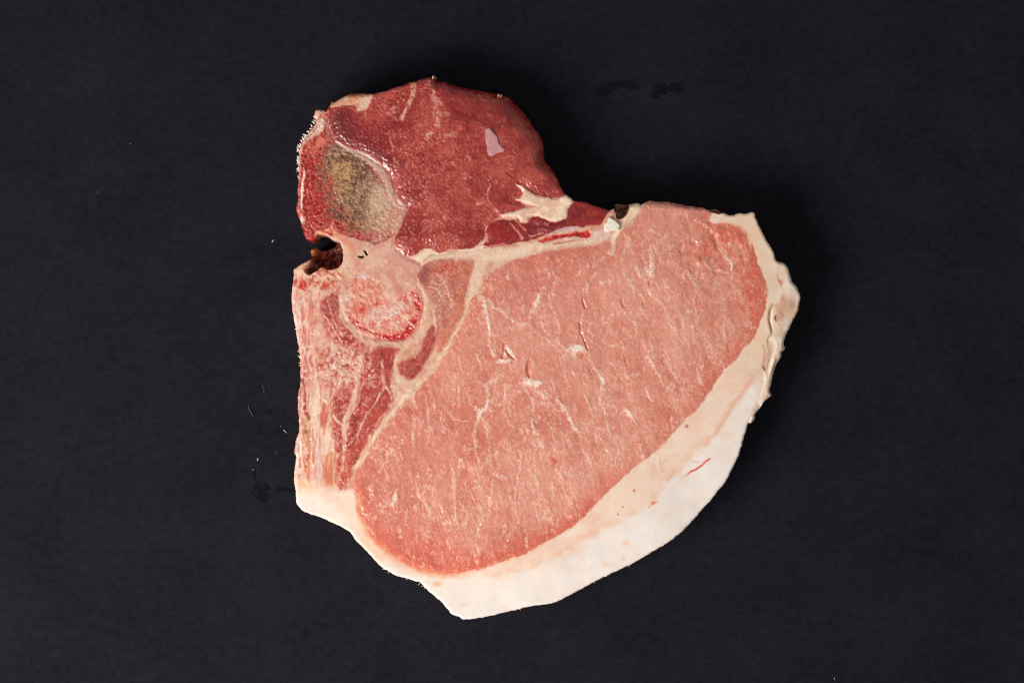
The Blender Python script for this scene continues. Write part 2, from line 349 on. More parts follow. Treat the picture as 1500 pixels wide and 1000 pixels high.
put(stroke([(440, 568, 4), (439, 600, 4), (440, 622, 3)], w2, 1.5) * .6, rgb(184, 92, 86))
put(stroke([(463, 582, 7), (461, 605, 14), (464, 622, 8)], w2, 4) * .85, rgb(233, 201, 172))
put(sstep(.55, .7, fbm(4, 48, 2)) * blob(450, 628, 8, 18), rgb(205, 140, 70))
put(blob(448, 632, 3.5, 3.5) * .7, rgb(120, 70, 34))
put(stroke([(463, 640, 2), (465, 670, 5), (464, 700, 7), (466, 712, 5)], w1, 2.5) * .8, rgb(222, 184, 176))
put(stroke([(476, 632, 6), (477, 655, 14), (479, 668, 10)], w1, 5) * .8, rgb(233, 199, 172))

put(stroke([(433, 470, 4), (434, 500, 6), (437, 530, 5)], w2, 1.5) * sstep(.35, .6, strk) * .7, rgb(226, 198, 190))
put(leftf * np.clip(blob(447, 500, 10, 80), 0, 1) * sstep(.46, .62, 1 - strk) * .85, rgb(198, 92, 78))
put(leftf * sstep(.56, .70, fbm(5, 407, 3)) * .6, rgb(240, 220, 210))
put(leftf * np.clip(blob(464, 470, 8, 60), 0, 1) * sstep(.50, .64, fbm(6, 408, 3)) * .55, rgb(196, 90, 84))
put(leftf * np.clip(blob(440, 450, 8, 40), 0, 1) * sstep(.45, .62, strk) * .6, rgb(236, 214, 192))

# --- mottled granular fat and lean between the lower process and the strips
gran = blob(497, 535, 34, 34) + blob(540, 538, 18, 18) * .9
gm = fbm(5, 52, 3)
put(np.clip(gran, 0, 1) * .8, mixc(rgb(218, 170, 150) * np.ones(C.shape), rgb(176, 74, 70), sstep(.46, .62, gm)))
put(np.clip(gran, 0, 1) * sstep(.60, .78, fbm(3.4, 53, 2)) * .9, rgb(240, 218, 200))

# --- lean strips of the left side
strip_ang = 1.95
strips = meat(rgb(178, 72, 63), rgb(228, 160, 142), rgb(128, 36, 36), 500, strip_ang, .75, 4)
sds = {}
for nm, pts, colr, wk in (('m1', M1, None, w4), ('m2', M2, None, w2), ('m3', M3, None, w4), ('m6', M6, None, w1)):
    sds[nm] = sdf(pts, wk, 20)
    put(inside(sds[nm] + (R2 - .5) * 4, 3.2), strips)
put(inside(sds['m1'], 2) * sstep(.5, .66, fbm(5, 55, 2)) * .65, rgb(222, 160, 144))
put(inside(sds['m1'], 2) * blob(487, 447, 14, 18) * .6, rgb(158, 70, 66))
for seed in (56,):
    put(inside(sds['m2'], 2) * blob(540, 545, 16, 22) * sstep(.46, .58, fbm(4.2, seed, 3)) * .9, rgb(224, 178, 162))
put(inside(sds['m2'], 2) * blob(562, 530, 12, 20) * .5, rgb(140, 38, 40))
put(inside(sds['m2'], 2) * blob(555, 612, 14, 22) * .55, rgb(192, 84, 70))
put(inside(sds['m2'], 2) * blob(505, 690, 18, 30) * .6, mixc(rgb(196, 88, 66) * np.ones(C.shape), rgb(228, 160, 130), sstep(.5, .72, vnoise(2.6, 57, 1.75, 5))))
put(inside(sds['m3'], 2) * sstep(.52, .64, fbm(5, 58, 2)) * .5, rgb(222, 164, 146))
for pts, c in ((M4, rgb(196, 94, 84)), (M5, rgb(210, 122, 88))):
    put(inside(sdf(pts, w2, 10), 3) * .8, mixc(c * np.ones(C.shape), rgb(232, 180, 150), sstep(.5, .8, vnoise(2.4, 59, 1.6, 6)) * .7))
put(inside(sds['m6'], 2) * .4, mixc(rgb(176, 88, 78) * np.ones(C.shape), rgb(150, 60, 58), sstep(.4, .6, R2)))
seamfat = mixc(rgb(228, 186, 160) * np.ones(C.shape), rgb(238, 212, 188), sstep(.45, .75, R2))
STRIPFAT = np.zeros(X.shape)
for ln in ([(531, 520, 8), (526, 540, 9), (525, 556, 7), (521, 574, 5), (515, 592, 5), (507, 612, 6), (504, 630, 5), (506, 645, 6), (505, 660, 4), (502, 690, 2)],
           [(559, 527, 3), (561, 545, 5), (564, 562, 5), (556, 578, 3), (549, 592, 3), (541, 603, 4), (532, 618, 3), (526, 632, 3.5), (518, 642, 3), (511, 652, 1.5)],
           [(564, 562, 4), (570, 572, 4), (575, 584, 4)], [(564, 605, 2), (556, 614, 2), (548, 628, 2)], [(466, 575, 4), (477, 588, 5), (484, 600, 6), (482, 625, 6), (482, 650, 7)],
           [(487, 605, 4), (494, 617, 4), (503, 622, 3)], [(530, 590, 1.5), (538, 594, 1.5)], [(497, 700, 2), (506, 708, 2.5), (512, 700, 1.5)], [(490, 650, 2), (489, 700, 2), (496, 714, 2)],
           [(480, 440, 1.5), (490, 470, 3), (502, 492, 2.5)], [(476, 462, 1.5), (488, 480, 2.5), (500, 500, 2)], [(590, 512, 8), (576, 545, 6), (577, 580, 8)]):
    stroke(ln, w1, 1.2, STRIPFAT)
put(STRIPFAT * (.35 + .55 * sstep(.3, .6, fbm(6, 49, 2))), mixc(seamfat, rgb(222, 156, 134), sstep(.4, .7, R1) * .5))

for ln in ([(686, 440, 3), (680, 462, 3), (668, 486, 4), (656, 506, 5), (640, 530, 5), (622, 552, 6), (604, 572, 12), (592, 582, 8), (580, 598, 6), (564, 618, 5), (548, 640, 5), (532, 664, 4), (520, 686, 3)], [(598, 572, 10), (586, 560, 8), (580, 548, 6)], [(600, 574, 9), (608, 586, 5), (612, 598, 2)], [(632, 440, 3), (638, 470, 3), (640, 500, 3)]):
    put(stroke(ln, w2, 2.2) * .75, seamfat)
    put(stroke([(a, b, c * .4) for a, b, c in ln], w1, 1.4) * .5 * sstep(.4, .6, R2), rgb(244, 226, 204))

# --- greyish pink lean beside the neck of the bone
sds['m7'] = sdf(M7, w1, 20)
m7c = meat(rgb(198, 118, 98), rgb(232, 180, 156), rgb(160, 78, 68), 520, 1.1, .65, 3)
put(inside(sds['m7'], 2.2), m7c)
put(inside(sds['m7'], 2) * blob(643, 438, 13, 36, .1) * .55, mixc(rgb(180, 122, 112) * np.ones(C.shape), rgb(220, 184, 170), sstep(.45, .7, FINE)))
put(inside(sds['m7'], 2) * (blob(655, 392, 11, 9) * .8 + blob(638, 398, 16, 6) * .6) * sstep(.35, .6, R2), mixc(rgb(186, 62, 48) * np.ones(C.shape), rgb(222, 140, 116), sstep(.5, .8, R2) * .6))
put(inside(sds['m7'], 2) * np.clip(blob(684, 398, 10, 22) + blob(672, 450, 8, 40, .3) + blob(652, 498, 10, 22, .5), 0, 1) * .5, rgb(212, 126, 98))
put(inside(sds['m7'], 2) * (blob(618, 408, 8, 10) + blob(624, 395, 7, 7)) * .85, rgb(150, 76, 76))
for ln in ([(632, 412, 1.5), (645, 418, 2), (655, 410, 1.5)], [(640, 402, 2), (652, 416, 2.5), (660, 440, 2), (664, 456, 1.5)], [(650, 430, 1.5), (664, 434, 1.5)], [(658, 452, 1.5), (668, 444, 1.5)], [(629, 420, 2), (640, 424, 2.5), (646, 434, 1.5)]):
    put(stroke(ln, w3, 1.0) * .6, rgb(232, 196, 176))

# --- the loin
lx = (X - 600) / 500
sds['loin'] = sdf(LOIN, w1, 40)
gang = 1.36 - .25 * np.clip(lx, 0, 1)
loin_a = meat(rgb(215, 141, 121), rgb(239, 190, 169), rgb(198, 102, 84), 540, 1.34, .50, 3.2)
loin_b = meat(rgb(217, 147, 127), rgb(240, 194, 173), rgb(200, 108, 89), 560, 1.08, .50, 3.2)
loinc = mixc(loin_a, loin_b, sstep(.3, .6, lx))
loinc = mixc(loinc, rgb(214, 140, 122), .22 * np.ones(X.shape))
tone = fbm(70, 597, 3, 1.2, 1.5)
loinc = mixc(loinc, rgb(226, 160, 140), sstep(.5, .72, tone) * .4)
loinc = mixc(loinc, rgb(196, 106, 88), sstep(.5, .72, 1 - tone) * .4)
edge = 1 - sstep(2, 34, -sds['loin'])
loinc = mixc(loinc, rgb(206, 88, 68), edge * (.15 + .5 * sstep(650, 780, Y) + .35 * sstep(960, 1100, X)))
loinc = mixc(loinc, rgb(226, 156, 136), np.clip(blob(910, 480, 150, 130), 0, 1) * .45)
loinc = mixc(loinc, rgb(192, 100, 90), np.clip(blob(770, 420, 70, 50) + blob(620, 650, 50, 90), 0, 1) * .38)
loinc = mixc(loinc, rgb(200, 76, 60), np.clip(blob(625, 805, 60, 28, .4), 0, 1) * .5)
loinc = mixc(loinc, rgb(206, 84, 66), np.clip(blob(1060, 355, 50, 34) + blob(1102, 425, 22, 50), 0, 1) * .55 * sstep(.3, .6, R2))
loinc = mixc(loinc, rgb(212, 132, 118), np.clip(blob(985, 320, 46, 24), 0, 1) * .5)
lsoft = 1.3 + 5.5 * np.clip(blob(560, 800, 50, 60, .6) + blob(620, 842, 60, 10) + blob(528, 750, 14, 40) + blob(1075, 335, 40, 10) * .4, 0, 1) + 1.2 * (R2 - .3)
LM = 1 - sstep(-1, 1, (sds['loin'] + (FINE2 - .5) * 2.2 + (GRIT - .5) * 2) / lsoft)
put(LM, loinc)
bundle = vnoise(9, 571, 1.36, 5.5) * .55 + vnoise(6, 572, 1.1, 6) * .45
put(LM * sstep(.60, .72, bundle) * sstep(.45, .7, fbm(5, 573, 2)) * .35, rgb(238, 186, 164))
put(LM * squiggle(7, 591, .05, .56, 1.3, 2.2) * .4, rgb(240, 196, 174))
put(LM * sstep(.66, .82, vnoise(2.4, 593, 1.3, 1.8)) * sstep(.45, .65, fbm(20, 594, 2)) * .5, rgb(243, 208, 190))
put(LM * sstep(.60, .78, fbm(12, 595, 3, 1.3, 2)) * .25, rgb(188, 92, 76))
# hair lines of connective tissue where bundles meet
hl = np.abs(vnoise(13, 575, 1.32, 4.2) - .5)
hl2 = np.abs(vnoise(17, 576, 1.12, 4.5) - .5)
hair = (1 - sstep(.0, .045, hl)) * sstep(.48, .62, vnoise(9, 577)) * (1 - sstep(.3, .5, lx)) + (1 - sstep(0, .045, hl2)) * sstep(.48, .62, vnoise(9, 578)) * sstep(.25, .5, lx)
hair *= LM * sstep(4, 14, -sds['loin'])
beads = sstep(.52, .7, vnoise(2.2, 584)) + .35
put(np.clip(hair * beads, 0, 1) * .5, rgb(236, 194, 172))
wv = (w1[0] + (vnoise(2.6, 582) - .5) * 3.2, w1[1] + (vnoise(2.6, 583) - .5) * 3.2, 3.4)
VEIN = np.zeros(X.shape)
for v in VEINS:
    stroke([(a, b, c * .9) for a, b, c in v], wv, 2.1, VEIN)
VEIN *= LM * (.55 + .45 * sstep(.25, .6, FINE2))
vbreak = sstep(.22, .42, fbm(4, 579, 2))
BRIGHT = np.clip(blob(780, 562, 22, 10) + blob(788, 436, 8, 18) + blob(834, 610, 26, 40, .5) + blob(845, 513, 18, 12) + blob(706, 600, 24, 20) + blob(740, 524, 22, 18) + blob(578, 731, 10, 14) + blob(880, 555, 14, 18) + blob(953, 393, 10, 20) + blob(705, 470, 22, 50) + blob(1070, 386, 12, 10) + blob(921, 607, 10, 14), 0, 1)
put(VEIN * (.40 + .38 * vbreak + .3 * BRIGHT), mixc(rgb(233, 190, 166) * np.ones(C.shape), rgb(246, 228, 212), np.clip(BRIGHT + .4 * sstep(.5, .7, FINE), 0, 1)))
VH = stroke([(694, 419, 10), (696, 430, 7)], w1, 2)
put(blob(800, 677, 3.5, 2.5) * .0, rgb(200, 40, 30))
put(stroke([(806, 668, 2), (811, 674, 6), (819, 680, 4)], w2, 2.5) * .55 * sstep(.3, .55, R2), rgb(206, 64, 50))
# pale knot and shiny fat by the white fleck in the middle
SLIT = np.zeros(X.shape)
for v in SLITS:
    stroke(v, w3, 1.1, SLIT)
DEEPSLIT = np.zeros(X.shape)
for v in SLITS[:5]:
    stroke([(a, b, c * .5) for a, b, c in v], w2, 2.0, DEEPSLIT)
put(SLIT * .42 * sstep(.3, .6, fbm(5, 580, 2)), rgb(196, 82, 66))
put(DEEPSLIT * .6 * sstep(.2, .45, fbm(4, 581, 2)), rgb(172, 56, 44))

# --- tenderloin
sds['tender'] = sdf(TENDER, w3, 40)
TM = inside(sds['tender'], 1.4)
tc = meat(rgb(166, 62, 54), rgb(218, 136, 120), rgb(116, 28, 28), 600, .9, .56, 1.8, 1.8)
tc = mixc(tc, rgb(184, 84, 74), np.clip(blob(650, 300, 90, 60), 0, 1) * .35)
tc = mixc(tc, rgb(98, 26, 32), np.clip(blob(500, 180, 24, 30) + blob(520, 205, 34, 18, .5) * .7 + blob(566, 232, 24, 12, .6) * .8 + blob(590, 275, 12, 34, -.2) * .55 + blob(592, 345, 14, 30) * .6, 0, 1) * .75)
tc = mixc(tc, rgb(150, 40, 38), np.clip(blob(560, 165, 40, 30), 0, 1) * .4)
tc = mixc(tc, rgb(140, 48, 46), np.clip(blob(690, 160, 60, 22) + blob(770, 200, 24, 50, -.4), 0, 1) * .5)  # upper edge rolling away from the lamp: its shade put into the colour
tc = mixc(tc, rgb(120, 26, 28), stroke([(650, 138, 4), (662, 160, 9), (690, 174, 9), (720, 182, 5), (760, 180, 4)], w4, 6) * .55)
ttone = fbm(34, 617, 3)
tc = mixc(tc, rgb(192, 88, 74), sstep(.5, .7, ttone) * .45)
tc = mixc(tc, rgb(134, 36, 34), sstep(.52, .7, 1 - ttone) * .45)
tc = mixc(tc, rgb(190, 90, 76), np.clip(blob(725, 205, 40, 40) + blob(780, 260, 24, 20), 0, 1) * .35)
put(TM, tc)
sal = vnoise(2.0, 611) * .5 + vnoise(2.9, 612, .7) * .5
put(TM * sstep(.62, .82, sal) * (.06 + .5 * np.clip(blob(610, 270, 40, 60) + blob(640, 340, 50, 30) + blob(585, 180, 40, 60), 0, 1)), rgb(232, 170, 156))
TF = np.zeros(X.shape)
for ln, a, c in (([(604, 121, 6), (604, 140, 6), (598, 158, 5), (590, 174, 4)], .85, (214, 160, 132)),
                 ([(584, 157, 4), (576, 163, 7), (566, 168, 3), (576, 172, 2)], .6, (206, 142, 132)), ([(612, 118, 5), (604, 124, 5)], .6, (206, 134, 106)),
                 ([(627, 120, 4), (634, 138, 6), (637, 162, 9), (640, 184, 8)], .7, (212, 146, 130)), ([(644, 167, 6), (656, 169, 4)], .6, (212, 148, 132)), ([(641, 146, 5), (646, 152, 4)], .6, (212, 148, 132)),
                 ([(626, 203, 7), (631, 196, 6)], .7, (222, 166, 152)), ([(652, 200, 5), (664, 196, 6), (672, 201, 4)], .55, (216, 150, 134)),
                 ([(569, 196, 2), (574, 214, 2.5), (578, 230, 4), (583, 240, 4)], .6, (212, 136, 118)), ([(556, 195, 2), (570, 196, 3), (585, 196, 2)], .4, (206, 116, 98)),
                 ([(704, 249, 1.5), (716, 270, 2), (713, 285, 2), (722, 304, 2.5), (731, 314, 3)], .6, (232, 180, 166)), ([(690, 125, 1), (700, 240, 1)], .0, (0, 0, 0)),
                 ([(712, 237, 1.5), (730, 234, 1.5), (745, 229, 2), (757, 232, 1.5)], .5, (214, 128, 110)), ([(682, 229, 1.5), (690, 238, 2), (692, 241, 1.5)], .7, (236, 184, 170)),
                 ([(743, 244, 1.5), (748, 248, 2)], .7, (236, 184, 170)), ([(714, 165, 1.5), (722, 170, 1.5)], .6, (216, 140, 122)), ([(738, 178, 3), (742, 172, 3)], .5, (214, 136, 114)),
                 ([(692, 181, 2), (706, 180, 1.5)], .5, (216, 140, 122)), ([(630, 290, 2), (636, 310, 2)], .4, (222, 150, 136)), ([(655, 318, 1.5), (664, 328, 1.5)], .6, (222, 150, 136)),
                 ([(711, 330, 2), (712, 345, 2.5), (708, 356, 3)], .8, (222, 156, 142)), ([(700, 298, 3), (706, 297, 3)], .7, (224, 160, 142)), ([(686, 259, 4), (694, 258, 2)], .6, (224, 160, 142))):
    m = stroke([(p, q, r_ * 1.15) for p, q, r_ in ln], w4, 1.8)
    put(m * TM * min(1, a * 1.25) * (.25 + .75 * sstep(.36, .56, fbm(5, 619, 3))), rgb(*c))
    TF = np.maximum(TF, m * a)
TOPFAT = sdf([(481, 156), (495, 147), (510, 138), (540, 134), (546, 140), (544, 150), (537, 160), (530, 163), (520, 156), (505, 155.5), (490, 157)], w1, 12)
TFM = inside(TOPFAT, 1.6)
put(TFM, mixc(rgb(213, 152, 116) * np.ones(C.shape), rgb(226, 186, 164), sstep(.4, .7, R2)))
put(TFM * blob(518, 139, 16, 4) * .7, rgb(150, 54, 42))
put(blob(526, 161, 4, 3) * .9, rgb(232, 200, 180))
put(blob(535, 168, 3, 4) * .6, rgb(214, 150, 124))
put(stroke([(740, 253, 1.5), (755, 264, 2), (764, 273, 2), (779, 281, 2.5), (790, 286, 1.5)], w3, .8) * .8, rgb(120, 34, 32))

# --- dark red strip over the transverse process and the white fat wedge
sds['dark'] = sdf(DARK_STRIP, w1, 20)
dm = inside(sds['dark'], 1.5)
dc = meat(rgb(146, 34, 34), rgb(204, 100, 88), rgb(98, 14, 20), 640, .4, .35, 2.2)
dc = mixc(dc, rgb(178, 66, 56), np.clip(blob(725, 345, 22, 16), 0, 1) * .5)
put(dm, dc)
put(dm * sstep(.52, .64, fbm(4.5, 641, 2)) * blob(795, 330, 16, 12) * .7, rgb(206, 140, 140))
for ln in ([(748, 327, 2), (758, 340, 3), (765, 350, 4)], [(755, 322, 3), (765, 332, 3), (770, 338, 2)], [(716, 362, 2), (740, 357, 2)], [(712, 342, 3), (714, 354, 3)], [(776, 346, 3), (796, 342, 2)]):
    put(stroke(ln, w1, 1.2) * .75, rgb(222, 160, 142))
sds['patch'] = sdf(PATCH, w1, 20)
put(inside(sds['patch'], 1.5), mixc(rgb(228, 184, 158) * np.ones(C.shape), rgb(240, 212, 188), sstep(.4, .7, R2)))
put(blob(830, 292, 10, 5) * .7, rgb(244, 224, 192))

# --- fat seam over the loin, with the sawn end of the transverse process
seamz = stroke([(606, 378, 8), (640, 376, 8), (690, 374, 12), (740, 372, 16), (790, 360, 12), (850, 356, 8), (890, 346, 8)], w2, 4) * (1 - LM) * (1 - dm)
put(seamz * .75, mixc(rgb(234, 204, 178) * np.ones(C.shape), rgb(242, 220, 198), sstep(.4, .7, R2)))
put(stroke([(706, 384, 16), (698, 404, 16), (694, 422, 14), (688, 440, 6)], w2, 3) * (1 - LM) * .75, rgb(236, 206, 180))
put(blob(740, 375, 30, 8, -.2) * .6 * (1 - LM), rgb(238, 212, 186))
put(blob(690, 377, 28, 7, -.1) * .5, rgb(226, 182, 156))
put(stroke([(620, 383, 1.5), (632, 374, 2.5), (645, 374, 2), (660, 372, 1.5)], w3, 1) * .55, rgb(176, 130, 122))
put(stroke([(615, 378, 7), (628, 368, 8), (640, 372, 4)], w3, 2) * .8, rgb(240, 216, 190))
put(stroke([(672, 366, 2.5), (690, 366, 3), (710, 361, 2.5), (716, 364, 2)], w3, 1) * .7, rgb(246, 226, 204))
sds['proc'] = sdf(PROC, w3, 12)
put(inside(sds['proc'], 2), mixc(rgb(218, 176, 156) * np.ones(C.shape), rgb(230, 194, 176), sstep(.4, .7, R2)))
put(stroke([(812, 341, 4), (824, 336, 5), (838, 334, 5), (844, 336, 3)], w3, 1.2) * .8, rgb(205, 166, 168))
put(blob(878, 342, 14, 6) * .6, rgb(224, 192, 184))
MAR = sdf([(790, 354), (800, 349.5), (812, 345.5), (824, 343.5), (838, 341.5), (850, 339.5), (860, 338.6), (865.5, 341), (865, 345), (858, 347), (846, 346.4), (832, 347), (818, 349), (804, 352.5)], w2, 8)
put(inside(MAR, 4) * .6, rgb(222, 84, 68))
mar_c = mixc(rgb(214, 46, 40) * np.ones(C.shape), rgb(136, 8, 14), sstep(.5, .66, fbm(3.4, 651, 2)))
put(inside(MAR, 1.6) * .92, mar_c)
put(blob(859, 343, 5, 3.5) * .8, rgb(232, 74, 58))
put(stroke([(792, 353, 3), (806, 349, 3)], w3, 1.5) * .7, rgb(224, 76, 56))
put(stroke([(812, 357, 3), (826, 355, 2.5), (842, 352.5, 1.5)], w3, .9) * .8, rgb(196, 108, 94))
put(stroke([(896, 352, 3), (900, 345, 8), (908, 335, 9), (918, 322, 10), (926, 310, 13), (936, 302, 12), (942, 297, 8)], w1, 1.8) * .95, mixc(rgb(236, 205, 174) * np.ones(C.shape), rgb(246, 226, 204), sstep(.4, .7, R2)))
put(blob(916, 331, 5, 9, .5) * .6, rgb(206, 140, 116))
put(blob(916, 344, 6, 8, .4) * .5, rgb(214, 132, 104))
put(stroke([(897, 354, 7), (899, 362, 4), (897, 374, 4)], w1, 1.5) * .8, rgb(240, 208, 186))

# --- outer fat cap
sds['cap'] = sdf(CAPIN, w1, 40)
capm = 1 - sstep(-1, 1, (sds['cap'] + (R2 - .5) * 8 * blob(470, 712, 50, 14)) / (2.0 + 7 * blob(470, 712, 50, 14)))
inner_line = cr([(430, 728), (470, 735), (510, 758), (560, 812), (620, 842), (700, 846), (760, 838.5), (790, 826.5), (823, 813), (850, 799.5), (865, 786), (902, 768), (920, 758), (950, 743), (971, 716), (996, 688), (1014, 669), (1035, 650), (1054.5, 629), (1072, 603), (1090, 574), (1104, 558), (1124, 540)], False, 6)
pol = [tuple(p) for p in inner_line] + [(1300, 540), (1300, 1000), (400, 1000), (400, 728)]
outr = sdf(pol, w4, 30, smooth=False)
cream = mixc(rgb(239, 211, 191) * np.ones(C.shape), rgb(237, 197, 173), sstep(.40, .75, fbm(30, 662, 3, .6)) * .85)
cream = mixc(cream, rgb(244, 224, 204), sstep(.5, .8, vnoise(5, 663, -.6, 6)) * .35)
white = mixc(rgb(238, 227, 218) * np.ones(C.shape), rgb(240, 218, 203), sstep(.5, .8, fbm(34, 664, 3)) * .6)
white = mixc(white, rgb(230, 219, 211), sstep(.5, .8, fbm(18, 665, 2)) * .4)
capc = mixc(cream, white, 1 - sstep(-11, 11, outr + (fbm(14, 667, 2) - .5) * 16))
tan = sstep(1040, 1110, X) * (1 - sstep(500, 600, Y))
capc = mixc(capc, mixc(rgb(234, 202, 172) * np.ones(C.shape), rgb(239, 213, 187), sstep(.35, .7, R1)), tan * .85)
put(capm * (1 - LM), capc)
put(capm * (1 - sstep(0, 9, np.abs(outr - 5))) * sstep(.40, .65, fbm(12, 666, 2)) * .45 * sstep(560, 700, X), rgb(234, 182, 148))
put(capm * (1 - sstep(0, 6, np.abs(outr - 2))) * sstep(1020, 1050, X) * .6 * (1 - sstep(1098, 1112, X)), rgb(226, 166, 142))
put(capm * (1 - sstep(0, 5, -sds['cap'] )) * .35, rgb(238, 220, 204))
# knife drag lines and faint pink veins in the fat
drag = vnoise(3.2, 668, -.62, 14) * .6 + vnoise(2.0, 669, -.55, 18) * .4
put(capm * (1 - LM) * sstep(.56, .78, drag) * .12, rgb(226, 198, 178))
put(capm * (1 - LM) * squiggle(11, 673, .035, .62, -.6, 2.5) * .15, rgb(226, 160, 138))
put(capm * (1 - LM) * sstep(.58, .8, fbm(26, 675, 3)) * .22, rgb(232, 190, 166))
warm = blob(640, 855, 7, 4) * .8 + blob(470, 708, 40, 8) * .35 + blob(445, 705, 14, 8) * .5 + blob(532, 790, 8, 40, -.6) * .3 + blob(570, 818, 40, 7, .5) * .35 + blob(917, 794, 5, 4) * .5 + blob(887, 827, 6, 4) * .35 + blob(913, 818, 2.5, 3) * .5
put(capm * np.clip(warm, 0, .8), rgb(235, 172, 126))
bleed = (1 - sstep(0, 9, np.abs(sds['loin'] + 1 + (R2 - .5) * 8))) * np.clip(blob(560, 800, 46, 56, .6) + blob(625, 840, 60, 12) + blob(527, 745, 12, 40) + blob(1080, 340, 40, 16) * .8 + blob(740, 820, 60, 20, -.2) * .4, 0, 1)
put(bleed * .6, mixc(rgb(232, 158, 118) * np.ones(C.shape), rgb(228, 128, 92), sstep(.4, .65, R1)))
for x, y, r in ((929, 718, 1.8), (1006, 624, 2.2), (957, 736, 2.2), (912, 742, 1.4), (905, 753, 1.2)):
    put(capm * blob(x, y, r, r), rgb(206, 96, 76))
put(capm * stroke([(951, 742, 2), (958, 736, 3), (963, 735, 2)], w3, 1.5) * .6, rgb(230, 140, 112))
put(capm * stroke([(1001, 699, 1.5), (1010, 692, 4), (1024, 685, 2.5), (1031, 679, 4), (1040, 672, 3)], w3, 1.8) * .55, rgb(238, 160, 132))
put(capm * stroke([(1007, 694, .6), (1014, 690, 1.8), (1024, 684.5, 1.6), (1033, 677, 1.6), (1039, 672, 2.2)], w3, .7) * .9, rgb(204, 62, 44))
put(capm * stroke([(1013, 674, .6), (1019, 676.5, 1.3), (1026, 676, .8)], w3, .8) * .7, rgb(226, 130, 106))
put(capm * stroke([(952, 655, 2), (955, 665, 3), (962, 668, 3), (964, 684, 3), (967, 692, 2)], w3, 2) * .6, rgb(246, 232, 216))
put(capm * stroke([(966, 670, 1), (968, 690, 1)], w3, .8) * .5, rgb(224, 170, 142))
put(capm * stroke([(978, 703, 3), (984, 697, 2)], w3, 1.5) * .6, rgb(226, 160, 132))

# --- skin side flap on the right
sds['flap'] = sdf(FLAP, w3, 30)
fm = inside(sds['flap'], 1.2)
flc = mixc(rgb(240, 211, 184) * np.ones(C.shape), rgb(246, 228, 208), sstep(.4, .7, fbm(14, 671, 3)))
lowf = sstep(495, 515, Y)
flc = mixc(flc, mixc(rgb(236, 208, 182) * np.ones(C.shape), rgb(247, 236, 220), sstep(.5, .75, fbm(7, 672, 2))), lowf * .8)
put(fm, flc)
put(fm * np.clip(blob(1143, 414, 4, 5) + blob(1146, 437, 5, 7) * .9 + blob(1140, 466, 3, 3) * .7, 0, 1), rgb(222, 134, 104))
put(fm * np.clip(blob(1155, 452, 16, 18) * .6 + blob(1142, 460, 8, 20) * .6, 0, 1), rgb(206, 158, 130))
put(fm * blob(1164, 430, 10, 7) * .7, rgb(234, 216, 194))
put(fm * blob(1148, 478, 12, 6) * .6, rgb(232, 216, 200))
put(stroke([(1133, 445, 2), (1128, 458, 3), (1128, 472, 3), (1130, 486, 3), (1124, 500, 3), (1126, 514, 3), (1121, 534, 3), (1119, 542, 2)], w3, 1.5) * .65, rgb(196, 146, 120))
put(stroke([(1137, 462, 2), (1135, 466, 3), (1137, 470, 2)], w3, 1) * .8, rgb(120, 60, 44))
put(stroke([(1118, 506, 2), (1120, 520, 4), (1118, 536, 4)], w2, 2) * .6, rgb(196, 134, 112))
put(stroke([(1117, 536, 1.5), (1120, 542, 2)], w3, .8) * .8, rgb(92, 50, 34))
put(capm * blob(1139, 431, 7, 10) * .8, rgb(234, 218, 198))

# --- bone
sds['bone'] = sdf(BONE, w3, 30)
bm_ = inside(sds['bone'], 1.2)
bnc = mixc(rgb(214, 158, 140) * np.ones(C.shape), rgb(226, 180, 158), sstep(.4, .7, fbm(14, 681, 3)))
bnc = mixc(bnc, rgb(204, 128, 114), sstep(.52, .72, fbm(6, 682, 3)) * .5)
put(bm_, bnc)
sds['btop'] = sdf(BONE_TOP, w2, 30)
bt = inside(sds['btop'], 2.0)
spn = fbm(3.6, 683, 3)
spongy = mixc(rgb(174, 62, 54) * np.ones(C.shape), rgb(118, 24, 28), sstep(.46, .66, spn) * .8)
spongy = mixc(spongy, rgb(222, 136, 120), sstep(.54, .74, fbm(2.6, 684, 2)) * .7)
put(bt, spongy)
put(bt * np.clip(blob(466, 208, 12, 15) * 1.3, 0, 1) * sstep(.36, .54, fbm(7, 685, 2)) * .9, rgb(224, 128, 104))
put(bt * blob(472, 285, 22, 44) * .35, rgb(186, 48, 46))
# bruise: brown-black and yellow mottle that fades out into the red
st = np.clip(blob(518, 274, 41, 58, -.35) * 1.4 + blob(498, 232, 26, 18) * .7, 0, 1) * bt
stm = .45 * fbm(3.0, 686, 2) + .55 * fbm(7, 676, 3)
stb = fbm(13, 692, 3)
lo = fbm(18, 687, 2)
stain = mixc(rgb(164, 126, 94) * np.ones(C.shape), rgb(86, 58, 46), sstep(.42, .66, stm * .6 + stb * .4) * .75)
yel = np.clip(blob(502, 258, 14, 34, .2) * 1.1 + blob(526, 332, 15, 9) + blob(488, 240, 12, 8) * .6, 0, 1)
stain = mixc(stain, rgb(186, 148, 88), yel * sstep(.30, .62, 1 - stm) * .9)
dk = np.clip(blob(532, 262, 15, 22) + blob(508, 312, 17, 17) + blob(518, 238, 30, 9, .4) * .9 + blob(484, 235, 8, 10), 0, 1)
stain = mixc(stain, rgb(70, 44, 44), dk * sstep(.34, .62, stm) * .65)
stain = mixc(stain, rgb(176, 92, 84), np.clip(blob(545, 265, 14, 22) + blob(478, 290, 12, 40) * .8, 0, 1) * sstep(.42, .6, fbm(4, 690, 2)) * .6)
stain = mixc(stain, rgb(212, 186, 160), sstep(.58, .78, fbm(2.8, 688, 2)) * .5)
stain = mixc(stain, rgb(52, 34, 30), sstep(.64, .84, fbm(2.4, 699, 2)) * .45)
